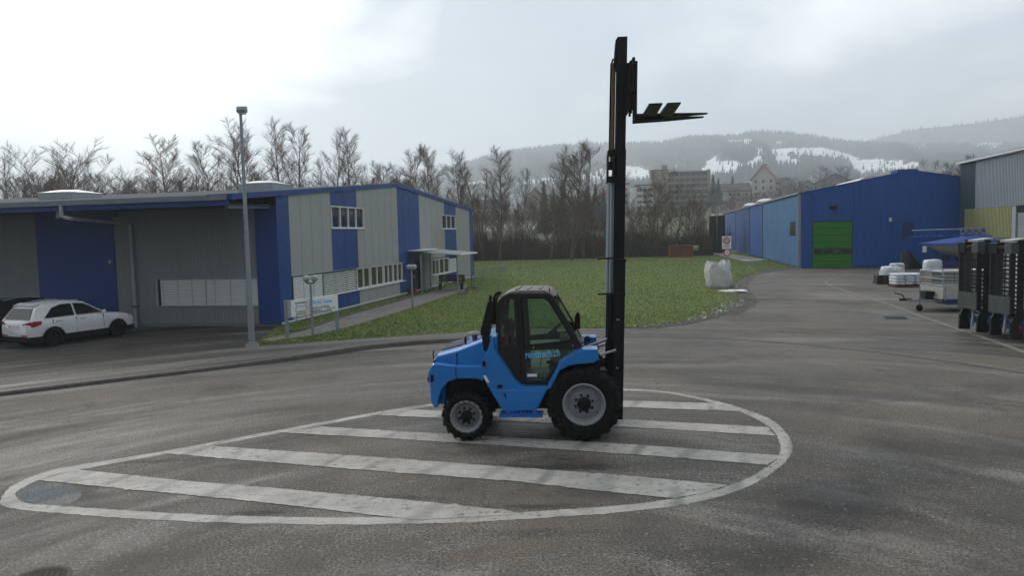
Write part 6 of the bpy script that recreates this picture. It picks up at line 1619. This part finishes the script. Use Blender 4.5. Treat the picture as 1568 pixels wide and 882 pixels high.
# cab
cab_o = [(-1.50, 1.62), (-1.475, 2.28), (-1.43, 2.39), (-1.36, 2.46), (-1.22, 2.515), (-.60, 2.505), (-.52, 2.48), (-.46, 2.42), (-.11, 1.79), (.0, 1.56), (-.16, 1.49), (-.43, 1.31), (-.60, .93), (-.98, .93), (-1.08, .965), (-1.16, 1.04), (-1.50, 1.56)]
qw = [(-1.40, 1.60), (-1.405, 1.85), (-1.36, 2.27), (-1.30, 2.38), (-1.22, 2.42), (-1.165, 2.41), (-1.14, 1.60)]
dw = [(-1.02, 2.42), (-.65, 2.42), (-.57, 2.37), (-.19, 1.72), (-.28, 1.68), (-.98, 1.615)]
lw_ = [(-.985, 1.52), (-.06, 1.54), (-.20, 1.43), (-.46, 1.29), (-.66, 1.00), (-.975, 1.00)]
mir(lambda m_: plate_holes(cab_o, [qw, dw, lw_], m_(.335), m_(.395)).build('cab_side', CG, FK, bevel=.008))
door_line = [(-1.085, 2.46), (-1.07, 2.46), (-1.05, 1.40), (-1.085, 1.40)]
mir(lambda m_: MB().ext([(-1.10, 2.46), (-1.085, 2.46), (-1.055, 1.02), (-1.07, 1.02)], m_(.328), m_(.34)).build('door_gap', M['black_plastic'], FK))
mir(lambda m_: MB().ring([(-1.05, 2.45), (-.64, 2.45), (-.54, 2.39), (-.15, 1.71), (-.27, 1.655), (-1.01, 1.585)], dw, m_(.322), m_(.345)).build('door_frame', M['black_plastic'], FK))
mir(lambda m_: MB().ext([(a, b) for a, b in qw], m_(.360), m_(.366)).build('quarter_pane', M['pane'], FK))
mir(lambda m_: MB().ext([(a, b) for a, b in dw], m_(.360), m_(.366)).build('door_pane', M['pane'], FK))
mir(lambda m_: MB().ext([(a, b) for a, b in lw_], m_(.360), m_(.366)).build('lower_pane', M['pane'], FK))
roofp = [(-1.45, 2.36), (-1.37, 2.475), (-1.24, 2.54), (-1.05, 2.565), (-.64, 2.56), (-.53, 2.52), (-.46, 2.44), (-.50, 2.42), (-.60, 2.49), (-1.22, 2.495), (-1.35, 2.445), (-1.42, 2.35)]
MB().ext(roofp, .375, 1.625).build('roof', M['roof_grey'], FK, bevel=.015)
for x in (-1.15, -.95, -.75): MB().box(x, x + .05, .55, 1.45, 2.562, 2.578).build('roof_rib', M['roof_grey'], FK)
MB().tube((-.55, .45, 2.51), (-.55, .45, 2.585), .012, n=6).build('aerial', M['black_plastic'], FK)
def cross_pane(p, q, nm, m=M['pane'], y0=.40, y1=1.60, th=.006):
    (x0, z0), (x1, z1) = p, q; d = Vector((x1 - x0, z1 - z0)).normalized() * th
    MB().ext([(x0, z0), (x1, z1), (x1 - d.y, z1 + d.x), (x0 - d.y, z0 + d.x)], y0, y1).build(nm, m, FK)
cross_pane((-.475, 2.41), (-.05, 1.63), 'windscreen'); cross_pane((-1.47, 1.66), (-1.44, 2.34), 'rear_pane')
for p in (((-.46, 2.43), (-.505, 2.44)), ((-.0, 1.56), (-.05, 1.62)), ((-1.50, 1.58), (-1.47, 1.66))):
    MB().bar((p[0][0], .40, p[0][1]), (p[0][0], 1.60, p[0][1]), .06, .06).build('cab_crossbar', CG, FK)
MB().box(-1.48, -1.44, .40, 1.60, .95, 1.60).build('rear_wall', M['black_plastic'], FK); MB().box(-1.44, -.55, .40, 1.60, .90, .96).build('floor', M['black_plastic'], FK)
MB().ext([(-.10, 1.50), (-.02, 1.56), (-.30, 1.32), (-.56, .96), (-.50, .96), (-.2, 1.30)], .42, 1.58).build('front_wall', M['black_plastic'], FK)
MB().ext([(-1.38, 1.22), (-.92, 1.26), (-.90, 1.36), (-1.38, 1.34)], .72, 1.22).build('seat_cushion', M['black_plastic'], FK, bevel=.03); MB().ext([(-1.40, 1.30), (-1.28, 1.32), (-1.22, 1.90), (-1.30, 2.04), (-1.38, 1.95)], .72, 1.22).build('seat_backrest', M['black_plastic'], FK, bevel=.03)
MB().box(-1.35, -1.0, .80, 1.14, .96, 1.22).build('seat_base', M['black_plastic'], FK)
MB().box(-1.40, -1.30, .50, .62, 1.60, 1.76).build('extinguisher', M['red_plastic'], FK, bevel=.03)
cq = MB(); rr_ = .17; ctr = Vector((-.50, .98, 1.80)); nrm = Vector((-.62, 0, .78)).normalized(); e1 = Vector((0, 1, 0)); e2 = nrm.cross(e1)
for i in range(20):
    a, b_ = 2 * math.pi * i / 20, 2 * math.pi * (i + 1) / 20
    cq.tube(ctr + (e1 * math.cos(a) + e2 * math.sin(a)) * rr_, ctr + (e1 * math.cos(b_) + e2 * math.sin(b_)) * rr_, .016, n=6)
for a in (.5, 2.6, 4.7): cq.tube(ctr, ctr + (e1 * math.cos(a) + e2 * math.sin(a)) * rr_, .012, n=5)
cq.build('steering_wheel', M['black_plastic'], FK, smooth=50)
MB().tube(tuple(ctr), (-.30, .98, 1.50), .035, n=8).build('steering_column', M['black_plastic'], FK, smooth=50)
MB().ext([(-.42, 1.30), (-.16, 1.50), (-.12, 1.60), (-.26, 1.70), (-.40, 1.70)], .75, 1.25).build('dashboard', M['roof_grey'], FK, bevel=.02)
for y in (.62, .68): MB().path([(-.75, y, 1.2), (-.70, y, 1.45)], .01, 5).build('lever', M['black_plastic'], FK)
# lettering and plates on the door
text('rentitech.ch', .18, M['decal_blue'], FK, (-.985, .3195, 1.385), (R(90), R(-3.4), 0), 'lettering', .0015, .70, .0025)
MB().box(-.96, -.79, .3195, .3225, 1.065, 1.115).build('white_sticker', M['decal_white'], FK)
for x, z in ((-.84, 1.575), (-.16, 1.60)): MB().lathe([(.001, .315), (.014, .317), (.014, .33)], 8, x, z).build('bolt', M['silver'], FK)
MB().box(-.62, -.52, .300, .334, 1.30, 1.34).build('door_handle', M['black_plastic'], FK)
# air intake, exhaust
MB().ext([(-1.60, 2.40), (-1.515, 2.40), (-1.555, 1.95), (-1.585, 1.80), (-1.735, 1.80), (-1.745, 1.88)], .20, .34).build('intake_duct', M['black_plastic'], FK, bevel=.02)
MB().ext([(-1.72, 1.80), (-1.60, 1.80), (-1.545, 1.55), (-1.64, 1.52), (-1.70, 1.56)], .19, .34).build('intake_base', M['black_plastic'], FK, bevel=.02)
MB().tube((-1.565, .27, 2.40), (-1.555, .27, 2.50), .030, .022, n=10).build('intake_neck', M['black_plastic'], FK, smooth=40)
MB().tube((-1.64, .16, 1.82), (-1.50, .16, 1.62), .014, n=6).build('strap', M['black_steel'], FK)
MB().path([(-1.50, .36, 2.16), (-1.51, .36, 2.36), (-1.50, .36, 2.47), (-1.45, .38, 2.53), (-1.38, .40, 2.53)], .026, 8).build('hose', M['black_plastic'], FK, smooth=60)
MB().tube((-1.53, .42, 1.98), (-1.50, .42, 2.28), .045, n=10).build('filter_can', M['black_plastic'], FK, smooth=40)
MB().path([(-1.50, .5, 2.28), (-1.47, .5, 2.44), (-1.42, .5, 2.50)], .02, 6).build('hose', M['black_plastic'], FK, smooth=60)
k = MB(); k.lathez([(.001, 1.84), (.06, 1.835), (.145, 1.80), (.15, 1.78), (.05, 1.775), (.045, 1.66)], 20, -1.90, .62); k.build('precleaner', M['roof_grey'], FK, smooth=40)
for y in (.45, .50): MB().path([(-2.04, y, 1.60), (-2.05, y, 1.74), (-2.02, y, 1.75)], .016, 6).build('exhaust_stub', M['black_steel'], FK, smooth=50)
MB().path([(-2.56, .22, 1.34), (-2.575, .20, 1.50), (-2.56, .20, 1.56)], .012, 6).build('grab_rail', M['black_plastic'], FK, smooth=50)
# mirrors and lamps ahead of the windscreen
MB().path([(-.10, 1.55, 1.80), (-.06, 1.66, 1.90), (-.05, 1.70, 2.0)], .016, 6).build('mirror_arm', M['black_plastic'], FK, smooth=50)
MB().ext([(-.14, 1.74), (-.03, 1.72), (-.03, 1.98), (-.07, 2.06), (-.13, 1.98)], 1.58, 1.76).build('mirror', M['black_plastic'], FK, bevel=.015)
MB().path([(-.04, .36, 1.62), (.04, .30, 1.66), (.06, .28, 1.76), (.10, .28, 1.74)], .012, 6).build('lamp_bracket', M['black_plastic'], FK, smooth=50)
MB().lathe([(.001, .24), (.05, .25), (.06, .30), (.03, .33), (.001, .34)], 12, .09, 1.71).build('work_lamp', M['black_plastic'], FK, smooth=40)
# mast (leans slightly forward)
def mx(b_): return b_.map(lambda x, y, z: (x + .031 * (z - .5), y, z))
def channel(x0, x1, y0, y1, z0, z1, nm, open_left=True):
    t_ = .022; b_ = MB(); b_.ext([(x0, y0), (x1, y0), (x1, y1), (x0, y1), (x0, y1 - t_), (x1 - t_, y1 - t_), (x1 - t_, y0 + t_), (x0, y0 + t_)], z0, z1, 'z')
    return mx(b_).build(nm, BS, FK)
channel(.50, .69, .58, .70, .24, 3.06, 'outer_rail'); channel(.50, .69, 1.30, 1.42, .24, 3.06, 'outer_rail')
channel(.52, .675, .705, .79, .30, 4.95, 'middle_rail'); channel(.52, .675, 1.21, 1.295, .30, 4.95, 'middle_rail')
channel(.50, .67, .795, .87, 2.6, 6.88, 'inner_rail'); channel(.50, .67, 1.13, 1.205, 2.6, 6.88, 'inner_rail')
def mbox(x0, x1, y0, y1, z0, z1, nm, m=BS, bevel=.006): return mx(MB().box(x0, x1, y0, y1, z0, z1)).build(nm, m, FK, bevel=bevel)
mbox(.50, .54, .70, 1.30, .30, .50, 'cross_member'); mbox(.50, .54, .70, 1.30, 2.45, 2.60, 'cross_member'); mbox(.53, .57, .79, 1.21, 4.75, 4.92, 'cross_member'); mbox(.50, .66, .87, 1.13, 6.62, 6.88, 'top_plate')
mx(MB().ext([(.44, 6.36), (.50, 6.36), (.50, 6.88), (.47, 6.84)], .85, 1.15)).build('chain_guard', BS, FK)
for y in (.64, 1.36):
    mx(MB().tube((.445, y, .55), (.445, y, 2.44), .052, n=12)).build('lift_cylinder', BS, FK, smooth=40)
for y in (.80, 1.20):
    mx(MB().tube((.395, y, 2.44), (.395, y, 4.42), .024, n=12)).build('piston_rod', M['silver'], FK, smooth=40)
mx(MB().tube((.46, .92, 2.3), (.46, .92, 4.42), .034, n=12)).build('centre_cylinder', M['silver'], FK, smooth=40)
mbox(.35, .52, .74, 1.26, 4.40, 4.50, 'crosshead'); 
for y in (.74, 1.22): mbox(.36, .385, y, y + .04, 4.5, 4.90, 'crosshead_post'); mbox(.46, .50, y, y + .04, 4.5, 4.97, 'crosshead_post')
mbox(.36, .52, .74, 1.26, 4.88, 4.95, 'crosshead_top'); 
for y in (.86, 1.08): mx(MB().lathe([(.001, y), (.07, y), (.055, y + .02), (.07, y + .05), (.001, y + .05)], 14, .43, 4.70)).build('chain_wheel', BS, FK)
for y in (.88, 1.10): 
    k = MB()
    for i in range(38): k.box(.418, .458, y + .004 * (i % 2), y + .04 - .004 * (i % 2), 4.72 + i * .046, 4.762 + i * .046)
    mx(k).build('chain', M['chain'], FK, kind='stuff')
mx(MB().path([(.40, .97, 4.9), (.40, .97, 5.6), (.405, .97, 6.45), (.44, .97, 6.55)], .016, 6)).build('hydraulic_hose', M['black_plastic'], FK, smooth=50)
mx(MB().path([(.47, .93, 4.9), (.47, .93, 6.5)], .014, 6)).build('hydraulic_hose', M['chain'], FK, smooth=50)
mbox(.22, .52, .56, .72, 2.445, 2.475, 'hose_bracket'); mbox(.20, .50, .60, .74, 3.06, 3.09, 'hose_bracket'); mbox(.50, .70, .575, .585, 3.0, 3.06, 'collar'); mbox(.50, .70, .575, .585, 2.42, 2.48, 'collar')
mbox(.28, .33, .585, .599, 3.02, 3.06, 'yellow_tag', M['yellow'], 0)
mx(MB().path([(.42, .60, 1.9), (.41, .57, 1.2), (.44, .56, .8), (.40, .7, .6)], .018, 6)).build('hydraulic_hose', M['black_plastic'], FK, smooth=50)
mx(MB().path([(.455, .565, 2.3), (.45, .555, 1.5), (.455, .555, 1.0)], .014, 6)).build('hydraulic_hose', M['black_plastic'], FK, smooth=50)
for z in (2.0, 1.15): mbox(.555, .60, .570, .580, z, z + .02, 'grease_mark', M['silver'], 0)
# tilt cylinders
for y in (.50, 1.50):
    MB().tube((-.1, y, 1.28), (.30, y, 1.40), .05, n=12).build('tilt_cylinder', BS, FK, smooth=40); MB().tube((.28, y, 1.395), (.58, y, 1.49), .022, n=10).build('tilt_rod', M['silver'], FK, smooth=40)
MB().tube((.10, .9, 1.50), (.56, .9, 1.66), .025, n=8).build('tilt_rod', M['silver'], FK, smooth=40)
MB().box(.34, .56, .52, 1.48, .50, .90).build('mast_foot', BS, FK, bevel=.02)
# carriage and forks
cz0 = 5.58
mbox(.675, .72, .86, 1.14, 5.62, 6.45, 'carriage_roller_plate'); mx(MB().ext([(.66, 5.55), (.74, 5.66), (.74, 6.44), (.70, 6.42), (.68, 6.20)], .60, .66)).build('carriage_side', BS, FK); mx(MB().ext([(.66, 5.55), (.74, 5.66), (.74, 6.44), (.70, 6.42), (.68, 6.20)], 1.34, 1.40)).build('carriage_side', BS, FK)
mbox(.74, .79, .50, 1.50, 6.34, 6.46, 'carriage_bar'); mbox(.74, .79, .50, 1.50, 5.88, 5.98, 'carriage_bar')
for y in (.62, .98, 1.34): mbox(.745, .785, y, y + .05, 5.60, 6.46, 'carriage_post')
mbox(.795, .845, .70, .82, 5.85, 6.44, 'fork_hook'); mbox(.795, .845, 1.18, 1.30, 5.85, 6.44, 'fork_hook')
mx(MB().tube((.71, .95, 5.70), (.71, .95, 6.3), .035, n=8)).build('shift_cylinder', M['black_plastic'], FK, smooth=40)
def fork(y0, y1):
    b_ = MB(); b_.ext([(.795, 6.40), (.835, 6.40), (.845, 5.535), (1.45, 5.525), (2.03, 5.508), (2.03, 5.492), (1.4, 5.455), (.80, 5.435)], y0, y1); return mx(b_).build('fork', BS, FK, bevel=.004)
fork(.62, .74); fork(1.02, 1.14)
for x0 in (.94, 1.22): mx(MB().ext([(.60, 5.46), (.60, 5.53), (-.55, 5.51), (-.55, 5.485)], x0, x0 + .21, 'x')).build('cross_blade', BS, FK, bevel=.004)
mbox(.80, 1.30, .58, .68, 5.415, 5.46, 'fork_support')

# ------------------------------------------------------------------ haze over the valley
hz_m = bpy.data.materials.new('haze'); hz_m.use_nodes = True; t_ = NT(hz_m.node_tree); t_.n.clear()
o_n = t_.add('ShaderNodeOutputMaterial'); pv = t_.add('ShaderNodeVolumePrincipled'); pv.inputs['Color'].default_value = (.89, .955, 1, 1)
pv.inputs['Density'].default_value = .00056; pv.inputs['Anisotropy'].default_value = .45
t_.link(pv.outputs[0], o_n.inputs['Volume'])
hb_ = MB().box(-4900, 4900, -1300, 4000, -1.2, 440); ho = hb_.build('haze', hz_m); ho['kind'] = 'stuff'; ho['label'] = 'thin winter haze filling the valley'; ho['category'] = 'haze'
